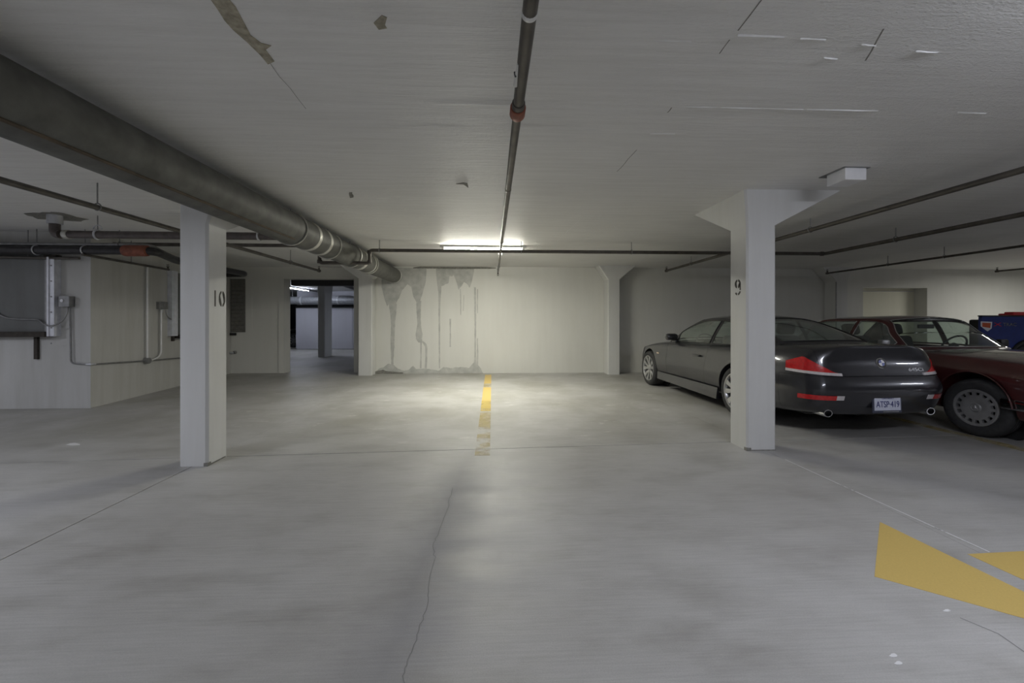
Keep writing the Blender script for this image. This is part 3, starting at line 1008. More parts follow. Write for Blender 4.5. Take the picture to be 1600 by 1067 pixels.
MB().tube([(-6.6, 6.33, CEIL), (-6.6, 6.33, 2.18)], 0.006, 8).build('hanger_rod', M['galv_dull'], sw2)


# ------------------------------------------------------------------ lights, ceiling box
def batten(name, x0, x1, y, label, tube_mat, rz=0):
    t = empty(name, ((x0 + x1) / 2, y, CEIL - 0.001), label, 'light', rz)
    h = (x1 - x0) / 2
    m = MB()
    m.add([(-h, -.055, 0), (h, -.055, 0), (h, .055, 0), (-h, .055, 0), (-h, -.045, -.034), (h, -.045, -.034), (h, .045, -.034), (-h, .045, -.034)],
          [(0, 1, 2, 3), (7, 6, 5, 4), (0, 4, 5, 1), (1, 5, 6, 2), (2, 6, 7, 3), (3, 7, 4, 0)])
    m.build('housing', M['enamel'], t, local=True)
    for s in (-1, 1):
        MB().box((s * (h - .05) - .018, -.02, -.08), (s * (h - .05) + .018, .02, -.03)).build('tube_holder', M['enamel'], t, local=True)
    MB().tube([(-h + .06, 0, -.056), (h - .06, 0, -.056)], 0.017, 12).build('tube', M[tube_mat], t, local=True, smooth=True)
    return t


batten('fluorescent_light', -0.89, 0.585, 7.30, 'lit fluorescent batten on the ceiling above the empty bay', 'tube')
lamp('batten_down_light', (-0.1525, 7.30, CEIL - 0.082), 1.36, 0.03, DOWN_CENTRE, WARM)
lb = batten('fluorescent_light', -8.9, -6.5, 16.8, 'lit fluorescent batten on the ceiling beyond the doorway', 'tube_cool', R(86))

bx = empty('ceiling_box', (3.05, 3.5, CEIL), 'white rectangular box fixed to the ceiling near the right column', 'box')
MB().rbox((2.954, 3.40, CEIL - 0.103), (3.139, 3.60, CEIL), 0.006).build('housing', M['white_plastic'], bx)
MB().box((2.93, 3.385, CEIL - 0.006), (3.16, 3.66, CEIL)).build('back_plate', M['galv_dull'], bx)

# ------------------------------------------------------------------ left wall fittings
YW = YL


def lw(px, py):
    return on_y(px, py, YW)


def wall_rect(px0, py0, px1, py1):
    a, b = lw(px0, py1), lw(px1, py0)
    return a.x, a.z, b.x, b.z


fs_ = empty('fire_shutter', (-6.9, YW, 1.1), 'large grey sheet metal panel on the left wall with rusty ledge under it', 'shutter')
x0, z0, x1, z1 = wall_rect(0, 518, 79, 396)
MB().box((x0 - 1.0, YW - 0.045, z0), (x1, YW, z1)).build('panel', M['panel'], fs_)
MB().box((x1 - 0.02, YW - 0.06, z0 - 0.02), (x1 + 0.05, YW, z1)).build('edge_frame', M['galv_dull'], fs_)
x0, z0, x1, z1 = wall_rect(0, 526, 84, 518)
MB().box((x0 - 1.0, YW - 0.13, z0), (x1, YW, z1)).build('ledge', M['ledge'], fs_)
x0, z0, x1, z1 = wall_rect(56.5, 562, 62, 525)
br = MB().box((x0, YW - 0.035, z0), (x1, YW, z1 + 0.01))
br.build('bracket', M['ledge'], fs_)
x0, z0, x1, z1 = wall_rect(84, 525, 95.5, 403)
rl = empty('guide_rail', ((x0 + x1) / 2, YW, z0), 'tall galvanised rail on the left wall beside the grey panel', 'rail')
MB().box((x0, YW - 0.10, z0), (x1, YW, z1)).build('channel', M['rail'], rl)
MB().box((x0 + 0.015, YW - 0.115, z0), (x0 + 0.04, YW - 0.10, z1)).build('channel_lip', M['rail'], rl)
for k in range(7):
    zz = z0 + 0.1 + k * (z1 - z0 - 0.2) / 6
    MB().tube([(x1 - 0.035, YW - 0.101, zz), (x1 - 0.035, YW - 0.107, zz)], 0.010, 8).build('bolt', M['galv_dull'], rl)
MB().box((x0 - 0.06, YW - 0.08, z0 - 0.015), (x1 + 0.01, YW, z0 + 0.03)).build('foot_bracket', M['ledge'], rl)

x0, z0, x1, z1 = wall_rect(100.5, 479, 117, 463.5)
jb = empty('junction_box', ((x0 + x1) / 2, YW, z0), 'grey electrical box on the left wall with conduit dropping from it', 'electrical box')
MB().rbox((x0, YW - 0.085, z0), (x1, YW, z1), 0.004).build('housing', M['galv_dull'], jb)
MB().tube([((x0 + x1) / 2 - 0.02, YW - 0.085, (z0 + z1) / 2 + .01), ((x0 + x1) / 2 - 0.02, YW - 0.095, (z0 + z1) / 2 + .01)], 0.022, 12).build('knob', M['badge_white'], jb)
MB().box((x0 + 0.02, YW - 0.06, z0 - 0.03), (x0 + 0.05, YW - 0.03, z0)).build('cable_gland', M['trim_black'], jb)
MB().tube([(x1 - .04, YW - 0.03, z0), (x1 - .04, YW - 0.03, z0 - 0.04)], 0.017, 10).build('conduit_fitting', M['galv'], jb)
P = [lw(x, y) for x, y in ((-20, 455), (-4, 475), (4, 489), (20, 497), (45, 499), (68, 500), (82, 506), (96, 509), (106, 503), (110, 492), (111, 479))]
dy = [.06, .06, .06, .06, .06, .07, .12, .14, .10, .06, .045]
fc = MB().tube(spline([p - Vector((0, d, 0)) for p, d in zip(P, dy)], 5), 0.011, 10)
fco = fc.build('flexible_cable', M['galv_dull'], smooth=True)
tag(fco, 'grey flexible cable sagging from the metal panel to the electrical box', 'cable')


# lane face of the left wall
def side_x(y):
    return -5.83 + (y - YL) * (-6.28 + 5.83) / (YD - YL)


def on_side(px, py):
    lo, hi = 3.0, 14.0
    for _ in range(50):
        mid = (lo + hi) / 2
        p = on_y(px, py, mid)
        if p.x > side_x(mid):
            lo = mid
        else:
            hi = mid
    return p


OUT = Vector((0.045, 0.005, 0))
a = lw(112.5, 479)
b = lw(114, 560)
c = on_side(226, 563.5)
e = on_side(262, 560.5)
corner = Vector((-5.83, YL, lw(144, 569).z))
run = rounded([a - Vector((0, .03, 0)), b - Vector((0, .03, 0)) * 1.0 + Vector((0, 0, -0.07)), Vector((corner.x + .03, corner.y - .03, corner.z)), c + OUT, e + OUT,
               on_side(300, 557) + OUT], 0.06, 5)
co = empty('conduit_run', (corner.x, corner.y, corner.z), 'thin steel conduit dropping from the box and round the wall corner', 'conduit')
MB().tube(run, 0.011, 10).build('conduit', M['galv_dull'], co, smooth=True)
MB().tube([corner + Vector((-.03, -.03, 0)), corner + Vector((.03, -.03, 0)), corner + Vector((.03, .04, 0))], 0.016, 8).build('corner_fitting', M['galv'], co)
MB().tube([c + OUT * 0.2, c + OUT * 1.7], [0.055, 0.05], 14).build('round_box', M['galv_dull'], co, smooth=True)
va, vb = on_side(225.5, 414), on_side(225.5, 560)
cv = empty('conduit_run', vb, 'straight vertical conduit on the lane wall above the round box', 'conduit')
MB().tube([va + OUT, vb + OUT], 0.014, 10).build('conduit', M['conduit'], cv, smooth=True)
q0, q1, q2 = on_side(247.5, 484), on_side(247.5, 556), on_side(232, 563)
cq = empty('conduit_run', q2, 'short conduit hooking up from the round box to the small wall box', 'conduit')
MB().tube(rounded([q0 + OUT, q1 + OUT, q2 + OUT], 0.12, 6), 0.013, 10).build('conduit', M['conduit'], cq, smooth=True)
s0 = on_side(250, 483)
jb2 = empty('junction_box', s0, 'small grey electrical box on the lane wall beside the column', 'electrical box')
MB().rbox(s0 + Vector((-.005, -.10, 0)), s0 + Vector((.07, .10, .13)), 0.004).build('housing', M['galv_dull'], jb2)
MB().tube([s0 + Vector((.04, .0, 0)), s0 + Vector((.04, 0, -.05))], 0.016, 10).build('conduit_fitting', M['galv'], jb2)
P = [on_side(x, y) for x, y in ((253, 484), (254, 492), (259, 498), (266, 499), (276, 498))]
tag(MB().tube(spline([p + OUT * 1.5 for p in P], 5), 0.011, 8).build('flexible_cable', M['galv_dull'], smooth=True), 'grey flexible cable curving from the small wall box behind the column', 'cable')
u0, u1 = on_side(262, 525), on_side(269, 424)
rl2 = empty('guide_rail', (u0.x, u0.y, u0.z), 'tall galvanised rail on the lane wall just left of the column stencilled 10', 'rail')
ya, yb = on_side(261.5, 500).y, on_side(269, 500).y
MB().box((side_x(ya) - .02, ya, u0.z), (side_x(ya) + .09, yb, u1.z)).build('channel', M['rail'], rl2)
MB().box((side_x(ya) + .09, ya + .02, u0.z), (side_x(ya) + .105, ya + .06, u1.z)).build('channel_lip', M['rail'], rl2)
MB().box((side_x(ya) - .02, ya + .10, u0.z - .10), (side_x(ya) + .03, ya + .14, u0.z)).build('foot_bracket', M['ledge'], rl2)
yc = on_side(271, 500).y
fs2 = empty('fire_shutter', (side_x(yc), yc, u0.z), 'dark metal panel on the lane wall behind the column stencilled 10', 'shutter')
MB().prism([(side_x(yc), yc, u0.z + .02), (side_x(yc) + .04, yc, u0.z + .02), (side_x(yc + 1.1) + .04, yc + 1.1, u0.z + .02), (side_x(yc + 1.1), yc + 1.1, u0.z + .02)], (0, 0, u1.z - u0.z - .04)).build('panel', M['panel'], fs2)
MB().prism([(side_x(yc), yc, u0.z - .05), (side_x(yc) + .11, yc, u0.z - .05), (side_x(yc + 1.1) + .11, yc + 1.1, u0.z - .05), (side_x(yc + 1.1), yc + 1.1, u0.z - .05)], (0, 0, .07)).build('ledge', M['ledge'], fs2)


def dw(px, py):
    return on_y(px, py, YD)


a, b = dw(330, 519), dw(384, 436)
a.x = -6.265
sh = empty('louvred_shutter', (b.x, YD, a.z), 'dark louvred shutter on the wall left of the doorway', 'shutter')
MB().box((a.x, YD - 0.03, a.z), (b.x, YD, b.z)).build('panel', M['louver'], sh)
n = 14
for k in range(n):
    z = a.z + (k + 0.5) * (b.z - a.z) / n
    MB().add([(a.x + .02, YD - .030, z - .035), (b.x - .03, YD - .030, z - .035), (b.x - .03, YD - .048, z + .02), (a.x + .02, YD - .048, z + .02), (b.x - .03, YD - .03, z + .03), (a.x + .02, YD - .03, z + .03)],
             [(0, 1, 2, 3), (3, 2, 4, 5)]).build('slat', M['louver'], sh)
c, d = dw(330, 524), dw(370, 520)
c.x = -6.265
MB().box((c.x, YD - .06, c.z), (d.x, YD, d.z)).build('ledge', M['trim_black'], sh)
c = dw(394, 539)
MB().box((a.x, YD - .012, c.z), (c.x, YD, b.z)).build('surround', M['wall'], sh)
c, d = dw(340, 551), dw(369, 551)
st = empty('pipe_stub', (c.x, YD, c.z), 'short grey pipe stub low on the wall left of the doorway', 'pipe')
MB().tube([(c.x, YD - .05, c.z), (d.x - .03, YD - .05, d.z)], 0.022, 12).build('stub', M['galv'], st, smooth=True)
MB().tube([(d.x - .03, YD - .05, d.z + .01), (d.x, YD, d.z + .01)], 0.035, 12).build('flange', M['galv_dull'], st, smooth=True)


# ------------------------------------------------------------------ cars
def text_mb(body, size, depth, m):
    cu = bpy.data.curves.new('lettering', 'FONT')
    cu.body = body
    cu.size = size
    cu.extrude = depth
    cu.align_x = 'CENTER'
    cu.align_y = 'CENTER'
    o = bpy.data.objects.new('lettering', cu)
    col.objects.link(o)
    bpy.context.view_layer.update()
    dg = bpy.context.evaluated_depsgraph_get()
    me = bpy.data.meshes.new_from_object(o.evaluated_get(dg))
    mb = MB().add([m @ v.co for v in me.vertices], [tuple(p.vertices) for p in me.polygons])
    bpy.data.objects.remove(o)
    bpy.data.curves.remove(cu)
    bpy.data.meshes.remove(me)
    return mb


def body_mesh(stations, rows, caps, sub=2, creases=()):
    """loft of half sections mirrored about x = 0; returns an evaluated, smoothed bmesh"""
    bm = bmesh.new()
    rings = []
    for st_ in stations:
        half = rows(st_)
        rt = [bm.verts.new(p) for p in half]
        lf = [bm.verts.new((-p[0], p[1], p[2])) for p in half[1:-1]]
        rings.append((rt, [rt[0]] + lf + [rt[-1]]))
    n = len(rings[0][0])
    for (ra, la), (rb, lb_) in zip(rings[:-1], rings[1:]):
        for i in range(n - 1):
            bm.faces.new((ra[i], rb[i], rb[i + 1], ra[i + 1]))
            bm.faces.new((la[i + 1], lb_[i + 1], lb_[i], la[i]))
    cl = bm.edges.layers.float.new('crease_edge')
    for rt, lf in (rings[0], rings[-1]):
        for i in range(n - 1):
            vs = []
            for v in (rt[i], rt[i + 1], lf[i + 1], lf[i]):
                if v not in vs:
                    vs.append(v)
            bm.faces.new(vs)
    for k, i0, i1, val in creases:      # sharpen the rim of ring k between rows i0 and i1
        for half in rings[k]:
            for i in range(i0, i1):
                e = bm.edges.get((half[i], half[i + 1]))
                if e:
                    e[cl] = val
    bmesh.ops.recalc_face_normals(bm, faces=bm.faces)
    me = bpy.data.meshes.new('tmp')
    bm.to_mesh(me)
    bm.free()
    o = bpy.data.objects.new('tmp', me)
    col.objects.link(o)
    md = o.modifiers.new('s', 'SUBSURF')
    md.levels = md.render_levels = sub
    return o


def bake(o):
    bpy.context.view_layer.update()
    dg = bpy.context.evaluated_depsgraph_get()
    me = bpy.data.meshes.new_from_object(o.evaluated_get(dg))
    bm = bmesh.new()
    bm.from_mesh(me)
    old = o.data
    bpy.data.objects.remove(o)
    bpy.data.meshes.remove(old)
    bpy.data.meshes.remove(me)
    return bm


def cut_arches(o, arches):
    tmp = []
    for (x0, x1, y, z, r) in arches:
        m = MB().tube([(x0, y, z), (x1, y, z)], r, 40)
        c = m.build('tmp_cut', M['well'])
        md = o.modifiers.new('b', 'BOOLEAN')
        md.operation = 'DIFFERENCE'
        md.solver = 'EXACT'
        md.object = c
        tmp.append(c)
    bm = bake(o)
    for c in tmp:
        me = c.data
        bpy.data.objects.remove(c)
        bpy.data.meshes.remove(me)
    return bm


def split(bm, planes):
    for co, no in planes:
        g = list(bm.verts) + list(bm.edges) + list(bm.faces)
        bmesh.ops.bisect_plane(bm, geom=g, plane_co=co, plane_no=no, dist=1e-5)


def take(bm, pred, gap=0.0):
    """cut the faces that satisfy pred out of bm and return them as a new bmesh whose rim is drawn in by gap"""
    fs = [f for f in bm.faces if pred(f.calc_center_median())]
    nb = bmesh.new()
    mp = {}
    for f in fs:
        vs = []
        for v in f.verts:
            if v not in mp:
                mp[v] = nb.verts.new(v.co)
            vs.append(mp[v])
        nb.faces.new(vs)
    bmesh.ops.delete(bm, geom=fs, context='FACES')
    if gap:
        mv = {}
        for v in nb.verts:
            be = [e for e in v.link_edges if e.is_boundary]
            if be:
                d = Vector((0, 0, 0))
                for f in v.link_faces:
                    d += f.calc_center_median() - v.co
                t = (be[0].other_vert(v).co - be[-1].other_vert(v).co)
                if t.length > 1e-6:
                    t.normalize()
                    d -= t * d.dot(t)
                if d.length > 1e-6:
                    mv[v] = d.normalized() * gap
        for v, d in mv.items():
            v.co += d
    return nb


def bm_obj(bm, name, mat, parent, thick=0.0):
    bmesh.ops.recalc_face_normals(bm, faces=bm.faces)
    me = bpy.data.meshes.new(name)
    bm.to_mesh(me)
    bm.free()
    me.materials.append(mat)
    me.polygons.foreach_set('use_smooth', [True] * len(me.polygons))
    me.set_sharp_from_angle(angle=R(50))
    o = bpy.data.objects.new(name, me)
    col.objects.link(o)
    o.parent = parent
    return o


def skin_patch(bvh, ox, oy, a0, a1, zlo, zhi, off=0.006, nu=18, nv=5, side=1, depth=0.012):
    """sheet that follows the car skin: rays leave (ox, oy) level, at angles a0..a1 (degrees, 0 = +x, -90 = rear)"""
    m = MB()
    F, Bk = [], []
    for i in range(nu + 1):
        u = i / nu
        a = R(a0 + (a1 - a0) * u)
        d = Vector((math.cos(a) * side, math.sin(a), 0))
        l, h = zlo(u), zhi(u)
        for j in range(nv + 1):
            z = l + (h - l) * j / nv
            hit, no, ix, ds = bvh.ray_cast(Vector((ox * side, oy, z)), d)
            if hit is None:
                hit = Vector((ox * side, oy, z)) + d * 0.6
            F.append(hit + d * off)
            Bk.append(hit - d * depth)
    k = nv + 1
    n = len(F)
    fs = []
    for i in range(nu):
        for j in range(nv):
            fs.append((i * k + j, (i + 1) * k + j, (i + 1) * k + j + 1, i * k + j + 1))
    rim = [i * k for i in range(nu + 1)] + [nu * k + j for j in range(1, k)] + [i * k + nv for i in range(nu - 1, -1, -1)] + [j for j in range(nv - 1, 0, -1)]
    for a_, b_ in zip(rim, rim[1:] + rim[:1]):
        fs.append((a_, b_, b_ + n, a_ + n))
    return m.add(F + Bk, fs)


def interp(tab, y):
    """piecewise linear table lookup: tab sorted by falling or rising y, rows (y, a, b, ...)"""
    t = sorted(tab)
    if y <= t[0][0]:
        return t[0][1:]
    for a, b in zip(t[:-1], t[1:]):
        if y <= b[0]:
            k = (y - a[0]) / (b[0] - a[0])
            return tuple(p + (q - p) * k for p, q in zip(a[1:], b[1:]))
    return t[-1][1:]


def greenhouse(root, archp, belt, front_c, frontb_c, rear_c, rearb_c, ia, ir, windows, mats, t_lo=0.06, t_hi=0.90, trim=None, bulge=0.03):
    """cabin above the belt. archp: points of the right side arch from windscreen foot over the roof to rear window foot;
    ia, ir: index of roof-front and roof-rear corner in archp; belt: (y, x, z) table; windows: (y_front, y_rear) ranges"""
    NS = 10
    A = spline(archp, NS)
    fa, fb = ia * NS, ir * NS

    def side_pt(s, t, sgn):
        i = min(int(s), len(A) - 2)
        p = A[i].lerp(A[i + 1], s - i)
        bx_, bz_ = interp(belt, p.y)
        b_ = Vector((bx_, p.y, min(bz_, p.z)))
        q = b_.lerp(p, t)
        q.x += bulge * math.sin(math.pi * t) * 0.6
        return Vector((q.x * sgn, q.y, q.z))

    def s_of_y(y):
        best = min(range(len(A)), key=lambda i: abs(A[i].y - y))
        for i in range(len(A) - 1):
            if (A[i].y - y) * (A[i + 1].y - y) <= 0 and A[i].y != A[i + 1].y:
                return i + (A[i].y - y) / (A[i].y - A[i + 1].y)
        return best
    smax = len(A) - 1
    ts = [0, t_lo, 0.3, 0.55, 0.75, t_hi, 1.0]
    for sgn in (1, -1):
        bounds = sorted({0.0, float(smax)} | {s_of_y(y) for w_ in windows for y in w_[:2]})
        frame = MB()
        allS = sorted(set([float(i) for i in range(0, smax + 1)] + bounds))
        rng = [(s_of_y(w_[0]), s_of_y(w_[1])) for w_ in windows]
        # frame cells
        for s0_, s1_ in zip(allS[:-1], allS[1:]):
            c_ = (s0_ + s1_) / 2
            inside = any(r0 < c_ < r1 for r0, r1 in rng)
            for t0, t1 in zip(ts[:-1], ts[1:]):
                if inside and t_lo <= t0 and t1 <= t_hi:
                    continue
                frame.grid(lambda s, t: side_pt(s, t, sgn), [s0_, s1_], [t0, t1])
        fo = frame.build('window_frame', mats['paint'], root, local=True, smooth=True)
        for r0, r1 in rng:
            ss = [r0] + [s for s in allS if r0 + 1e-4 < s < r1 - 1e-4] + [r1]
            g = MB().grid(lambda s, t: side_pt(s, t, sgn), ss, [t for t in ts if t_lo <= t <= t_hi])
            go = g.build('side_window', mats['glass'], root, local=True, smooth=True)
            if trim:
                loop = [side_pt(s, t_lo, sgn) for s in ss] + [side_pt(r1, t, sgn) for t in (0.3, 0.55, 0.75)] + [side_pt(s, t_hi, sgn) for s in reversed(ss)] + [side_pt(r0, t, sgn) for t in (0.75, 0.55, 0.3)]
                loop.append(loop[0])
                loop = [p + Vector((sgn * 0.006, 0, 0)) for p in loop]
                MB().tube(loop, trim, 6, False).build('window_trim', mats['trim'], go, local=True, smooth=True)
    # windscreen, rear window, roof: bands between the two arches

    def band(i0, i1, c0, c1, name, glass, inset):
        idx = list(range(i0, i1 + 1))
        c0, c1 = Vector(c0), Vector(c1)
        e0, e1 = A[i0], A[i1]

        def fn(s, u):
            i = min(int(s), len(A) - 2)
            p = A[i].lerp(A[i + 1], s - i)
            k = (s - i0) / (i1 - i0)
            cen = (c0 - Vector((0, e0.y, e0.z))).lerp(c1 - Vector((0, e1.y, e1.z)), k)
            w_ = 1 - abs(u) ** 2.2
            return Vector((p.x * u, p.y + cen.y * w_, p.z + cen.z * w_))
        us = [-1, -.93, -.8, -.6, -.4, -.2, 0, .2, .4, .6, .8, .93, 1]
        if not glass:
            return MB().grid(fn, [float(i) for i in idx], us).build(name, mats['paint'], root, local=True, smooth=True)
        L = float(i1 - i0)
        a_, b_ = i0 + inset[0] * L, i1 - inset[1] * L
        ss = sorted(set([float(i) for i in idx] + [a_, b_]))
        fr_, gl = MB(), MB()
        for s0_, s1_ in zip(ss[:-1], ss[1:]):
            for u0, u1 in zip(us[:-1], us[1:]):
                g_in = s0_ >= a_ - 1e-6 and s1_ <= b_ + 1e-6 and u0 >= -.931 and u1 <= .931
                (gl if g_in else fr_).grid(fn, [s0_, s1_], [u0, u1])
        fr_.build(name + '_frame', mats['paint'], root, local=True, smooth=True)
        bm = bmesh.new()
        go = gl.build(name, mats['glass2'], root, local=True, smooth=False)
        bm.from_mesh(go.data)
        bmesh.ops.remove_doubles(bm, verts=bm.verts, dist=1e-4)
        bm.to_mesh(go.data)
        bm.free()
        go.data.polygons.foreach_set('use_smooth', [True] * len(go.data.polygons))
        if trim:
            loop = [fn(s, -.93) for s in ss if a_ <= s <= b_] + [fn(b_, u) for u in us[2:-2]] + [fn(s, .93) for s in reversed(ss) if a_ <= s <= b_] + [fn(a_, u) for u in reversed(us[2:-2])]
            loop.append(loop[0])
            MB().tube([p + Vector((0, 0, .005)) for p in loop], trim * 1.1, 6, False).build('window_trim', mats['trim'], go, local=True, smooth=True)
        return go
    band(0, fa, frontb_c, front_c, 'windscreen', True, (0.05, 0.06))
    band(fa, fb, front_c, rear_c, 'roof', False, None)
    band(fb, smax, rear_c, rearb_c, 'rear_window', True, (0.07, 0.07))
    return A


def wheel(root, x, y, r, wdt, rim, side, style, steer=0.0, rim_mat='alloy'):
    """tyre and rim; side = +1 right, -1 left; the outer face looks along side"""
    m = Matrix.Translation((x, y, r)) @ Matrix.Rotation(steer, 4, 'Z') @ Matrix.Diagonal((side, 1, 1, 1))
    h = wdt / 2
    prof = [(rim, h - .012), (rim + .012, h), (r - .045, h + .006), (r - .016, h - .006), (r - .003, h - .03), (r, h - .055), (r, 0), (r, -h + .055),
            (r - .003, -h + .03), (r - .016, -h + .006), (r - .045, -h), (rim, -h + .012)]
    ty = MB().lathe(prof, m, 40).build('tyre', M['rubber'], root, local=True, smooth=True)
    for k in (-.035, 0.0, .035):
        MB().lathe([(r + .0005, k - .004), (r + .0015, k - .003), (r + .0015, k + .003), (r + .0005, k + .004)], m, 40).build('tread_groove', M['well'], ty, local=True)
    ri = MB()
    ri.lathe([(rim + .004, h - .01), (rim + .002, h + .002), (rim - .012, h + .002), (rim - .022, h - .012), (rim - .026, h - .06), (rim - .03, -h + .02)], m, 40)
    if style == 'star':
        for k in range(10):
            a = 2 * math.pi * (k // 2) / 5 + (0.30 if k % 2 else -0.30) + 0.2
            a0 = 2 * math.pi * (k // 2) / 5 + (0.16 if k % 2 else -0.16) + 0.2
            c0 = Vector((0, math.cos(a0), math.sin(a0)))
            c1 = Vector((0, math.cos(a), math.sin(a)))
            p0, p1 = c0 * .045 + Vector((h - .03, 0, 0)), c1 * (rim - .014) + Vector((h - .006, 0, 0))
            t = (p1 - p0).normalized()
            n = t.cross(Vector((1, 0, 0))).normalized()
            dx = Vector((-.035, 0, 0))
            vs = [p0 + n * .019, p0 - n * .019, p1 - n * .033, p1 + n * .033]
            vs = [m @ v for v in vs] + [m @ (v + dx) for v in vs]
            ri.add(vs, [(0, 1, 2, 3), (7, 6, 5, 4), (0, 4, 5, 1), (1, 5, 6, 2), (2, 6, 7, 3), (3, 7, 4, 0)])
        ri.lathe([(0.001, h - .012), (.035, h - .012), (.062, h - .026), (.066, h - .06)], m, 24)
    else:
        # fifteen-slot alloy: dished disc, slotted ring
        ri.lathe([(0.001, h - .004), (.045, h - .004), (.05, h - .010), (.10, h - .004), (.135, h - .004), (.140, h - .03)], m, 40)
        ri.lathe([(.168, h - .03), (.170, h - .002), (rim - .008, h + .001)], m, 40)
        for k in range(15):
            a = 2 * math.pi * k / 15
            mm = m @ Matrix.Rotation(a, 4, 'X')
            ri.box((h - .03, .132, -.014), (h - .0035, .172, .014), mm)
        for k in range(3):
            a = 2 * math.pi * k / 3 + math.pi / 2
            mm = m @ Matrix.Rotation(a, 4, 'X')
            ri.add([mm @ Vector(p) for p in ((h - .002, 0, -.008), (h - .002, .034, 0), (h - .002, 0, .008), (h + .003, .004, 0))], [(0, 1, 3), (1, 2, 3), (0, 3, 2)])
        ri.lathe([(.034, h - .004), (.038, h + .003), (.042, h - .004)], m, 30)
    ri.build('rim', M[rim_mat], ty, local=True, smooth=True)
    MB().lathe([(0.001, h - .075), (rim - .024, h - .075)], m, 30).build('brake_drum', M['well'], ty, local=True)
    if style == 'star':
        MB().lathe([(.05, h - .062), (rim * .62, h - .062), (rim * .62, h - .07)], m, 30).build('brake_disc', M['alloy_grey'], ty, local=True, smooth=True)
    return ty


def seat(root, x, y, z, mat, facing=1):
    m = MB()
    m.rbox((x - .24, y - .25, z), (x + .24, y + .25, z + .16), .05)
    so = m.build('seat', mat, root, local=True, smooth=True)
    rot = Matrix.Translation((x, y - .22, z + .1)) @ Matrix.Rotation(R(14), 4, 'X')
    MB().rbox((-.24, -.07, 0), (.24, .07, .54), .05, rot).build('seat_back', mat, so, local=True, smooth=True)
    MB().rbox((-.13, -.055, .56), (.13, .055, .74), .045, rot).build('headrest', mat, so, local=True, smooth=True)
    return so


def steering(root, x, y, z, mat):
    m = Matrix.Translation((x, y, z)) @ Matrix.Rotation(R(-28), 4, 'X')
    loop = [m @ Vector((.18 * math.cos(2 * math.pi * k / 28), 0, .18 * math.sin(2 * math.pi * k / 28))) for k in range(29)]
    w_ = MB().tube(loop, .013, 8, False)
    for a in (R(200), R(-20), R(-90)):
        w_.tube([m @ Vector((0, .01, 0)), m @ Vector((.18 * math.cos(a), 0, .18 * math.sin(a)))], .012, 6)
    w_.tube([m @ Vector((0, -.02, 0)), m @ Vector((0, .02, 0))], .06, 14)
    return w_.build('steering_wheel', mat, root, local=True, smooth=True)


def half_rows(fracs, lo_hi):
    pass


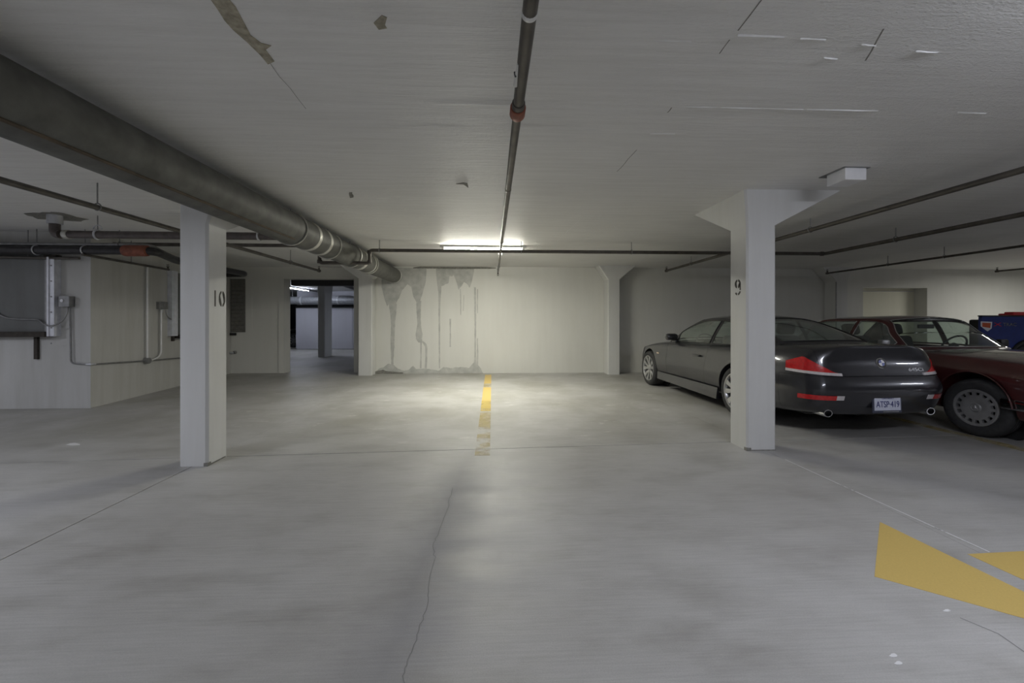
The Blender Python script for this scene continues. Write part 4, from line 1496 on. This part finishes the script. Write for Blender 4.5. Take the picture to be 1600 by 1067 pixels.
def coupe(loc, rz, paint, label, name='coupe_car', detailed=True):
    root = empty(name, loc, label, 'car', rz)
    P = M[paint]
    # y, half width, shoulder z, deck z, crown, bottom z
    T = [(2.39, .50, .56, .60, .01, .26), (2.30, .72, .62, .67, .02, .22), (2.05, .855, .71, .765, .04, .19), (1.60, .905, .80, .835, .055, .19),
         (1.0, .912, .855, .90, .045, .19), (0.5, .908, .865, .905, .03, .19), (-.3, .908, .875, .915, .03, .19), (-.9, .918, .885, .935, .03, .19),
         (-1.3, .928, .89, .955, .03, .19), (-1.72, .915, .88, .975, .035, .20), (-2.05, .865, .865, .985, .035, .23), (-2.26, .79, .85, .985, .03, .26, [0] * 11, [1, 1, 1, 1, 1, .99, .965, .95, .95, 1, 1])]

    def rows(s):
        y, w_, zs, zd, cr, zb = s[:6]
        yo = s[6] if len(s) > 6 else [0] * 11
        xm = s[7] if len(s) > 7 else [1] * 11
        pts = [(0, zb), (.84 * w_, zb), (.965 * w_, zb + .07), (1.0 * w_, .44), (1.005 * w_, .58), (.985 * w_, .68), (.965 * w_, .76), (.945 * w_, zs), (.84 * w_, zd), (.45 * w_, zd + cr * .75), (0, zd + cr)]
        if zs < .70:
            k = zs / .86
            pts = [(0, zb), (.84 * w_, zb), (.965 * w_, zb + .05), (1.0 * w_, .40 * k + .02), (1.0 * w_, .52 * k + .02), (.985 * w_, .66 * k), (.965 * w_, .75 * k), (.945 * w_, zs), (.84 * w_, zd), (.45 * w_, zd + cr * .75), (0, zd + cr)]
        return [(x * xm[i], y + yo[i], z) for i, (x, z) in enumerate(pts)]
    tail = (-2.43, .66, .83, .992, .015, .27, [.10, .10, .05, .01, 0.0, .055, .085, .115, .125, .115, .11], [1, 1, 1, 1.02, 1.02, .95, .91, .89, .90, 1, 1])
    o = body_mesh([*T, tail], rows, True, 3, [(-1, 7, 10, .92), (-1, 3, 7, .3)])
    AF, AR, WR = 1.575, -1.205, .335
    bm = cut_arches(o, [(-1.2, -.60, AF, WR + .01, .375), (.60, 1.2, AF, WR + .01, .375), (-1.2, -.60, AR, WR + .01, .375), (.60, 1.2, AR, WR + .01, .375)])
    bvh = BVHTree.FromBMesh(bm)
    # open the cabin
    fs = [f for f in bm.faces if abs(f.calc_center_median().x) < .70 and -1.45 < f.calc_center_median().y < .85 and f.calc_center_median().z > .84]
    bmesh.ops.delete(bm, geom=fs, context='FACES')
    split(bm, [((0, -1.95, 0), (0, 1, 0)), ((0, 0, .685), (0, 0, 1)), ((0, -.42, 0), (0, 1, .06)), ((0, .78, 0), (0, 1, -.05)), ((0, 0, .30), (0, 0, 1)),
               ((.665, 0, 0), (1, 0, 0)), ((-.665, 0, 0), (1, 0, 0)), ((0, 1.10, 0), (0, 1, 0)), ((0, -1.66, 0), (0, 1, 0)), ((0, 2.2, 0), (0, 1, 0))])
    nb = take(bm, lambda c: c.z > .685 and c.y < -1.66 and abs(c.x) < .665, .004)
    bm_obj(nb, 'boot_lid', P, root)
    nb = take(bm, lambda c: c.z < .685 and c.y < -1.95, .003)
    bm_obj(nb, 'rear_bumper', P, root)
    for s in (1, -1):
        nb = take(bm, lambda c: c.x * s > .55 and -.42 + (c.z) * -.06 < c.y < .78 + c.z * .05 and c.z > .30, .004)
        dob = bm_obj(nb, 'door', P, root)
        m = MB().rbox((-.012, -.10, -.014), (.03, .10, .014), .01, Matrix.Translation((s * .895, -.22, .735)) @ Matrix.Diagonal((s, 1, 1, 1)))
        m.build('door_handle', P, dob, local=True, smooth=True)
        mm = Matrix.Translation((s * .90, .62, .985))
        mo = MB().rbox((-.10, -.06, -.055), (.11, .07, .06), .045, mm)
        mo.rbox((-.03, -.03, -.09), (.03, .05, -.03), .012, Matrix.Translation((s * .80, .64, .985))).rbox((-.06, -.03, -.035), (.05, .03, -.01), .01, Matrix.Translation((s * .83, .64, .955)))
        mi = mo.build('door_mirror', P, dob, local=True, smooth=True)
    nb = take(bm, lambda c: c.y > 1.10 and c.y < 2.2 and abs(c.x) < .665 and c.z > .6, .004)
    bm_obj(nb, 'bonnet', P, root)
    bm_obj(bm, 'body', P, root)
    # inner shell so that seams stay dark
    inn = MB().rbox((-.70, -2.15, .22), (.70, 2.1, .60), .1)
    inn.build('inner_shell', M['well'], root, local=True)
    for s in (1, -1):
        for y in (AF, AR):
            MB().tube([(s * .58, y, WR + .01), (s * .62, y, WR + .01)], .38, 28).build('wheel_well', M['well'], root, local=True)
            wheel(root, s * .795, y, WR, .235, .245, s, 'star')
        sk = MB().add([(s * .85, 1.16, .20), (s * .902, 1.17, .325), (s * .918, 1.15, .19), (s * .85, -.80, .17), (s * .910, -.80, .325), (s * .926, -.79, .165)], [(0, 1, 4, 3), (1, 2, 5, 4), (2, 0, 3, 5), (0, 2, 1), (3, 4, 5)])
        sk.build('side_skirt', P, root, local=True)
    mats = dict(paint=P, glass=M['glass'], glass2=M['glass'], trim=M['trim_black'])
    arch_ = [(.735, .95, .90), (.665, .58, 1.115), (.565, .15, 1.282), (.57, -.30, 1.312), (.53, -.78, 1.265), (.575, -1.22, 1.145), (.61, -1.66, .985)]
    belt_ = [(1.0, .735, .885), (.8, .775, .89), (0, .80, .90), (-.8, .795, .92), (-1.66, .70, .955)]
    greenhouse(root, arch_, belt_, (0, .24, 1.33), (0, 1.13, .935), (0, -.86, 1.32), (0, -1.83, 1.005), 2, 4, [(.62, -.40), (-.46, -1.18)], mats, .05, .90, .006)
    MB().rbox((-.66, .55, .62), (.66, .98, .90), .06).build('dashboard', M['interior'], root, local=True)
    for s in (-1, 1):
        seat(root, s * .36, -.12, .42, M['interior'])
    steering(root, -.36, .42, .88, M['interior'])
    MB().rbox((-.62, -1.0, .42), (.62, -.62, .92), .08).build('rear_bench', M['interior'], root, local=True, smooth=True)
    MB().box((-.62, -1.75, .88), (.62, -.95, .90)).build('parcel_shelf', M['interior'], root, local=True)
    # lamps
    for s in (1, -1):
        zl = lambda u: .722 - .030 * u
        zh = lambda u: (.825 + .060 * (u / .38) if u < .38 else .885 - .178 * ((u - .38) / .62))
        tl = skin_patch(bvh, .30, -1.55, -41, -75, lambda u: zl(u) + .026 * (1 - u), lambda u: max(zl(u) + .03, zh(u)), .008, 22, 5, s)
        to = tl.build('tail_lamp', M['red_lens'], root, local=True, smooth=True)
        skin_patch(bvh, .30, -1.55, -41, -78, lambda u: zl(u) - .004, lambda u: zl(u) + .024, .009, 20, 2, s).build('lamp_strip', M['clear_lens'], to, local=True, smooth=True)
        rf = skin_patch(bvh, .30, -1.55, -50, -73, lambda u: .435, lambda u: .485, .006, 12, 2, s).build('reflector', M['red_lens'], root, local=True, smooth=True)
        skin_patch(bvh, .30, -1.55, -73, -78, lambda u: .437, lambda u: .485, .006, 5, 2, s).build('reflector_end', M['clear_lens'], rf, local=True, smooth=True)
        ex = MB().lathe([(.036, 0), (.043, 0), (.045, -.02), (.043, -.22), (.034, -.22), (.034, -.01)], Matrix.Translation((s * .60, -2.33, .29)) @ Matrix.Rotation(R(-90), 4, 'Z') @ Matrix.Diagonal((1, 1.15, .9, 1)), 24)
        eo = ex.build('exhaust_tip', M['chrome'], root, local=True, smooth=True)
        MB().tube([(s * .60, -2.27, .29), (s * .60, -2.26, .29)], .036, 18).build('exhaust_bore', M['well'], eo, local=True)
        skin_patch(bvh, .30, 1.55, 44, 72, lambda u: .56, lambda u: .66 - .03 * u, .006, 10, 3, s).build('head_lamp', M['clear_lens'], root, local=True, smooth=True)
        MB().rbox((-.004, -.045, -.012), (.008, .045, .012), .004, Matrix.Translation((s * .908, 1.15, .665))).build('side_repeater', M['amber'], root, local=True)
    if detailed:
        def rear_m(x, z, lean=0.0):
            hit, no, ix, ds = bvh.ray_cast(Vector((x, -3.2, z)), Vector((0, 1, 0)))
            y = hit.y if hit else -2.4
            ang = math.atan2(no.z, -no.y) if no is not None else 0
            rz_ = math.atan2(no.x, -no.y) if no is not None else 0
            return Matrix.Translation((x, y, z)) @ Matrix.Rotation(rz_, 4, 'Z') @ Matrix.Rotation(R(90) - ang, 4, 'X')
        mm = rear_m(0, .39)
        mm = Matrix.Translation((0, mm.translation.y - .014, .39)) @ Matrix.Rotation(R(88), 4, 'X')
        fr_ = MB().rbox((-.168, -.088, -.012), (.168, .088, .004), .006, mm).build('plate_frame', M['plate_frame'], root, local=True)
        po = MB().rbox((-.150, -.062, .001), (.150, .076, .007), .003, mm).build('number_plate', M['plate'], fr_, local=True)
        text_mb('ATSP·419', .083, .001, mm @ Matrix.Translation((0, .0, .0085)) @ Matrix.Diagonal((.80, 1.12, 1, 1))).build('plate_lettering', M['plate_blue'], fr_, local=True)
        text_mb('ONTARIO', .020, .0008, mm @ Matrix.Translation((0, .062, .008)) @ Matrix.Diagonal((1.5, 1, 1, 1))).build('plate_lettering', M['plate_blue'], fr_, local=True)
        MB().box((-.05, -.080, .004), (.13, -.070, .006), mm).build('frame_lettering', M['galv_dull'], fr_, local=True)
        mm = rear_m(.015, .818) @ Matrix.Diagonal((1.25, 1.25, 1.0, 1.0))
        bo = MB().lathe([(.001, .006), (.042, .006), (.047, .003), (.047, -.01)], mm @ Matrix.Rotation(R(-90), 4, 'Y'), 28).build('badge', M['chrome'], root, local=True, smooth=True)
        MB().lathe([(.001, .0075), (.036, .0075)], mm @ Matrix.Rotation(R(-90), 4, 'Y'), 28).build('badge_ring', M['trim_black'], bo, local=True)
        for k, mt in enumerate(('badge_white', 'badge_blue', 'badge_white', 'badge_blue')):
            q = [(0, 0)] + [(.028 * math.cos(R(90 * k + a)), .028 * math.sin(R(90 * k + a))) for a in range(0, 91, 15)]
            MB().prism([mm @ Vector((x, y, .008)) for x, y in q], (mm.to_3x3() @ Vector((0, 0, .001)))).build('badge_quarter', M[mt], bo, local=True)
        mm = rear_m(.40, .745)
        text_mb('645Ci', .062, .003, mm @ Matrix.Translation((0, 0, .002)) @ Matrix.Diagonal((1.25, .8, 1, 1))).build('model_lettering', M['badge_white'], root, local=True)
        for x in (-.12, .12):
            pass
    return root


def sedan(loc, rz, paint, label):
    root = empty('sedan_car', loc, label, 'car', rz)
    P = M[paint]
    T = [(2.36, .62, .60, .66, .01, .32), (2.33, .78, .66, .74, .02, .26), (2.15, .855, .70, .80, .03, .22), (1.49, .885, .735, .855, .045, .22),
         (.78, .893, .755, .878, .04, .22), (.2, .893, .765, .882, .02, .22), (-.5, .893, .765, .885, .02, .22), (-1.3, .888, .755, .89, .03, .22),
         (-2.1, .85, .73, .86, .03, .26), (-2.32, .79, .70, .82, .02, .30)]

    def rows(s):
        y, w_, zs, zd, cr, zb = s[:6]
        k = zs / .76
        pts = [(0, zb), (.86 * w_, zb), (.965 * w_, zb + .05), (.995 * w_, .40 * k), (1.0 * w_, .50 * k), (1.0 * w_, .58 * k), (.995 * w_, .66 * k), (.975 * w_, zs), (.90 * w_, zd), (.87 * w_, zd + .012), (.45 * w_, zd + .01 + cr * .75), (0, zd + .01 + cr)]
        return [(x, y, z) for x, z in pts]
    o = body_mesh(T, rows, True, 3)
    AF, AR, WR = 1.49, -1.305, .315
    bm = cut_arches(o, [(-1.2, -.58, AF, WR + .02, .375), (.58, 1.2, AF, WR + .02, .375), (-1.2, -.58, AR, WR + .02, .36), (.58, 1.2, AR, WR + .02, .36)])
    bvh = BVHTree.FromBMesh(bm)
    fs = [f for f in bm.faces if abs(f.calc_center_median().x) < .74 and -1.55 < f.calc_center_median().y < .60 and f.calc_center_median().z > .8]
    bmesh.ops.delete(bm, geom=fs, context='FACES')
    split(bm, [((.70, 0, 0), (1, 0, 0)), ((-.70, 0, 0), (1, 0, 0)), ((0, .93, 0), (0, 1, 0)), ((0, 2.26, 0), (0, 1, 0)), ((0, -.10, 0), (0, 1, 0)), ((0, .72, 0), (0, 1, 0)),
               ((0, -1.0, 0), (0, 1, 0)), ((0, 0, .30), (0, 0, 1)), ((0, -1.78, 0), (0, 1, 0))])
    nb = take(bm, lambda c: c.y > .93 and c.y < 2.26 and abs(c.x) < .70 and c.z > .7, .004)
    bm_obj(nb, 'bonnet', P, root)
    nb = take(bm, lambda c: c.y < -1.78 and abs(c.x) < .70 and c.z > .72, .004)
    bm_obj(nb, 'boot_lid', P, root)
    for s in (1, -1):
        for (ya, yb_) in ((-.10, .72), (-1.0, -.10)):
            nb = take(bm, lambda c: c.x * s > .6 and ya < c.y < yb_ and c.z > .30, .003)
            do = bm_obj(nb, 'door', P, root)
            MB().rbox((-.005, -.09, -.014), (.035, .09, .014), .008, Matrix.Translation((s * .885, ya + .14, .735)) @ Matrix.Diagonal((s, 1, 1, 1))).build('door_handle', M['chrome'], do, local=True, smooth=True)
    bm_obj(bm, 'body', P, root)
    MB().rbox((-.68, -2.1, .25), (.68, 2.2, .60), .1).build('inner_shell', M['well'], root, local=True)
    for s in (1, -1):
        for y, ar in ((AF, .375), (AR, .36)):
            MB().tube([(s * .56, y, WR + .02), (s * .60, y, WR + .02)], .385, 28).build('wheel_well', M['well'], root, local=True)
            lip = [Vector((s * .893, y + ar * math.cos(a), WR + .02 + ar * math.sin(a))) for a in [R(6 + 168 * k / 26) for k in range(27)]]
            MB().tube(lip, .008, 8).build('arch_lip', P, root, local=True, smooth=True)
            wheel(root, s * .765, y, WR, .195, .198, s, 'slot', (R(9) if y == AF else 0), 'alloy_grey')
        MB().box((s * .885 - .012, -.92, .49), (s * .885 + .014, 1.05, .525)).build('side_strip', M['trim_black'], root, local=True)
    mats = dict(paint=P, glass=M['glass'], glass2=M['glass_clear'], trim=M['chrome'])
    arch_ = [(.735, .57, .90), (.66, .34, 1.09), (.565, .12, 1.275), (.575, -.45, 1.298), (.56, -1.02, 1.272), (.60, -1.30, 1.12), (.66, -1.56, .92)]
    belt_ = [(.80, .785, .895), (0, .80, .90), (-1.0, .795, .90), (-1.6, .75, .905)]
    greenhouse(root, arch_, belt_, (0, .21, 1.325), (0, .78, .91), (0, -1.09, 1.315), (0, -1.68, .935), 2, 4, [(.47, -.22), (-.29, -1.12)], mats, .05, .90, .007)
    MB().rbox((-.68, .32, .60), (.68, .70, .88), .06).build('dashboard', M['interior'], root, local=True)
    for s in (-1, 1):
        seat(root, s * .36, -.30, .40, M['interior'])
    MB().rbox((-.64, -1.25, .42), (.64, -.85, .93), .08).build('rear_bench', M['interior'], root, local=True, smooth=True)
    steering(root, -.36, .22, .90, M['interior'])
    MB().rbox((-.12, .16, 1.16), (.12, .19, 1.22), .012).build('rear_view_mirror', M['trim_black'], root, local=True)
    for s in (1, -1):
        MB().rbox((-.05, -.04, -.05), (.07, .04, .05), .02, Matrix.Translation((s * .85, .42, .965))).build('door_mirror', M['alloy_grey' if s > 0 else 'trim_black'], root, local=True, smooth=True)
        MB().box((s * .60, 2.30, .52), (s * .84, 2.37, .68)).build('head_lamp', M['clear_lens'], root, local=True)
        MB().box((s * .50, -2.36, .52), (s * .80, -2.30, .68)).build('tail_lamp', M['red_lens'], root, local=True)
    gr = MB()
    for k in range(7):
        gr.box((-.30, 2.355, .50 + k * .03), (.30, 2.38, .512 + k * .03))
    gr.build('grille', M['chrome'], root, local=True)
    for sgn, y in ((1, 2.36), (-1, -2.36)):
        MB().rbox((-.86, y - .06, .36), (.86, y + .06, .47), .03).build('bumper', M['chrome'], root, local=True, smooth=True)
        if sgn > 0:
            for s in (-1, 1):
                MB().rbox((s * .86 - .02, y - .62, .36), (s * .86 + .02, y + .04, .47), .015).build('bumper_end', M['chrome'], root, local=True, smooth=True)
    return root


coupe((4.055, 6.668, 0), R(2.5), 'charcoal', 'charcoal grey coupe with red tail lamps parked behind the right column')
sedan((6.17, 5.91, 0), R(180), 'maroon', 'maroon sedan with fifteen hole wheels facing out beside the grey coupe')

# blue machine beyond the sedan
bm_x, bm_y = 9.48, 7.75
um = empty('utility_machine', (10.2, 8.0, 0), 'blue machine with red and grey lettering and a red top piece behind the maroon sedan', 'machine')
f = MB()
prof = [(bm_x, .45), (bm_x, 1.33), (bm_x + .03, 1.362), (bm_x + 1.5, 1.362), (bm_x + 1.55, 1.3), (bm_x + 1.55, .80), (bm_x + 1.47, .80)]
for k in range(12):
    a = R(30 + 150 * k / 11)
    prof.append((bm_x + 1.0 + .46 * math.cos(a), .42 + .46 * math.sin(a)))
f.prism([(x, bm_y, z) for x, z in prof], (0, .06, 0)).build('body_panel', M['blue_body'], um)
MB().rbox((bm_x - .01, bm_y - .012, 1.345), (bm_x + 1.5, bm_y + .07, 1.372), .01).build('top_edge', M['trim_black'], um)
MB().rbox((bm_x + .27, bm_y + .20, .12), (bm_x + 1.4, bm_y + .46, 1.29), .03).build('rear_box', M['interior'], um)
MB().box((bm_x + .4, bm_y + .05, .6), (bm_x + 1.3, bm_y + .22, 1.0)).build('chassis', M['interior'], um)
MB().rbox((bm_x + .64, bm_y + .0, 1.365), (bm_x + 1.3, bm_y + .25, 1.41), .02).build('top_piece', M['red_plastic'], um)
MB().rbox((bm_x + .68, bm_y + .02, 1.40), (bm_x + .95, bm_y + .18, 1.44), .015).build('top_grip', M['red_plastic'], um)
for yy in (bm_y + .02, bm_y + .34):
    wm = Matrix.Translation((bm_x + 1.0, yy + .1, .40)) @ Matrix.Rotation(R(-90), 4, 'Z')
    wl = MB().lathe([(.20, .10), (.22, .11), (.38, .09), (.40, .05), (.40, -.05), (.38, -.09), (.20, -.10)], wm, 32).build('tyre', M['rubber'], um, smooth=True)
    MB().lathe([(.001, .08), (.12, .085), (.205, .10)], wm, 24).build('rim', M['alloy_grey'], wl, smooth=True)
MB().tube([(bm_x + 1.0 + .47 * math.cos(R(a)), bm_y - .01, .42 + .47 * math.sin(R(a))) for a in range(0, 181, 12)], .03, 8).build('fender_flare', M['trim_black'], um, smooth=True)
sx_ = bm_x - .025
so = MB().prism([(sx_, bm_y - .003, 1.255), (sx_ + .235, bm_y - .003, 1.245), (sx_ + .225, bm_y - .003, 1.12), (sx_ + .14, bm_y - .003, 1.06), (sx_ - .0, bm_y - .003, 1.16)], (0, .003, 0)).build('sticker', M['badge_white'], um)
MB().prism([(sx_ + .03, bm_y - .005, 1.23), (sx_ + .205, bm_y - .005, 1.222), (sx_ + .19, bm_y - .005, 1.125), (sx_ + .03, bm_y - .005, 1.15)], (0, .002, 0)).build('sticker_field', M['orange_sticker'], so)
tm = Matrix.Translation((bm_x + .37, bm_y - .004, 1.19)) @ Matrix.Rotation(R(90), 4, 'X')
text_mb('X', .12, .002, tm @ Matrix.Translation((-.05, 0, 0)) @ Matrix.Diagonal((2.0, .85, 1, 1))).build('lettering', M['red_plastic'], um)
text_mb('TRAC', .105, .002, tm @ Matrix.Translation((.20, 0, 0)) @ Matrix.Diagonal((1.05, .85, 1, 1))).build('lettering', M['galv_dull'], um)

# ------------------------------------------------------------------ room beyond the doorway
pw = empty('partition_wall', (-5.0, 18.9, 0), 'low white partition with dark top rail in the room beyond the doorway', 'partition')
for k in range(5):
    x = -8.55 + k * 1.22
    MB().box((x, 18.85, 0.02), (x + 1.205, 18.93, 1.80)).build('panel', M['cool_wall'], pw)
MB().box((-8.56, 18.83, 1.80), (-2.4, 18.95, 1.87)).build('top_rail', M['trim_black'], pw)
MB().box((-8.56, 18.83, 0.0), (-2.4, 18.95, 0.02)).build('foot_rail', M['galv_dull'], pw)
dp = empty('wrapped_pipe', (-6.0, 18.5, 2.13), 'thick wrapped pipe under the ceiling beyond the doorway', 'pipe')
MB().tube([(-11, 18.75, 2.11), (-2.0, 18.3, 2.15)], 0.17, 24).build('pipe_length', M['duct'], dp, smooth=True)
for x in (-8.2, -7.0, -6.6, -5.2, -4.9, -4.6):
    y, z = 18.75 - (x + 11) * .45 / 9, 2.11 + (x + 11) * .04 / 9
    collar(dp, (x, y, z), (9, -.45, .04), 0.182, 0.035, 'galv', 'clamp_band', 24)
MB().tube([(-8.6, 18.63, CEIL), (-8.6, 18.63, 2.25)], .01, 8).build('hanger_rod', M['galv_dull'], dp)
MB().tube([(-4.75, 18.44, CEIL), (-4.75, 18.44, 2.25)], .01, 8).build('hanger_rod', M['galv_dull'], dp)
tag(MB().box((OX0 + .02, YD + .3, 2.14), (OX1 - .02, YD + .55, 2.30)).build('roller_housing', M['trim_black']), 'black roller door housing across the top of the doorway', 'roller door')
b2 = empty('sprinkler_branch', (-4.6, 12, 2.3), 'dark pipe under the ceiling running away beyond the doorway', 'pipe')
MB().tube([(-4.3, 10.8, 2.36), (-5.0, 17.0, 2.36)], 0.05, 12).build('pipe_run', M['black_pipe'], b2, smooth=True)
MB().tube([(-4.5, 12.5, CEIL), (-4.5, 12.5, 2.38)], .008, 8).build('hanger_rod', M['galv_dull'], b2)
b3 = empty('sprinkler_branch', (-7.5, 15, 2.3), 'thin pipe beside the lit batten beyond the doorway', 'pipe')
MB().tube([(-6.6, 11.0, 2.42), (-7.1, 18.2, 2.42)], 0.025, 12).build('pipe_run', M['black_pipe'], b3, smooth=True)
MB().tube([(-6.8, 14.0, CEIL), (-6.8, 14.0, 2.43)], .008, 8).build('hanger_rod', M['galv_dull'], b3)
coupe((-8.92, 22.06, 0), R(140), 'black_car', 'black car half hidden in the dark beyond the doorway', 'parked_car', False)
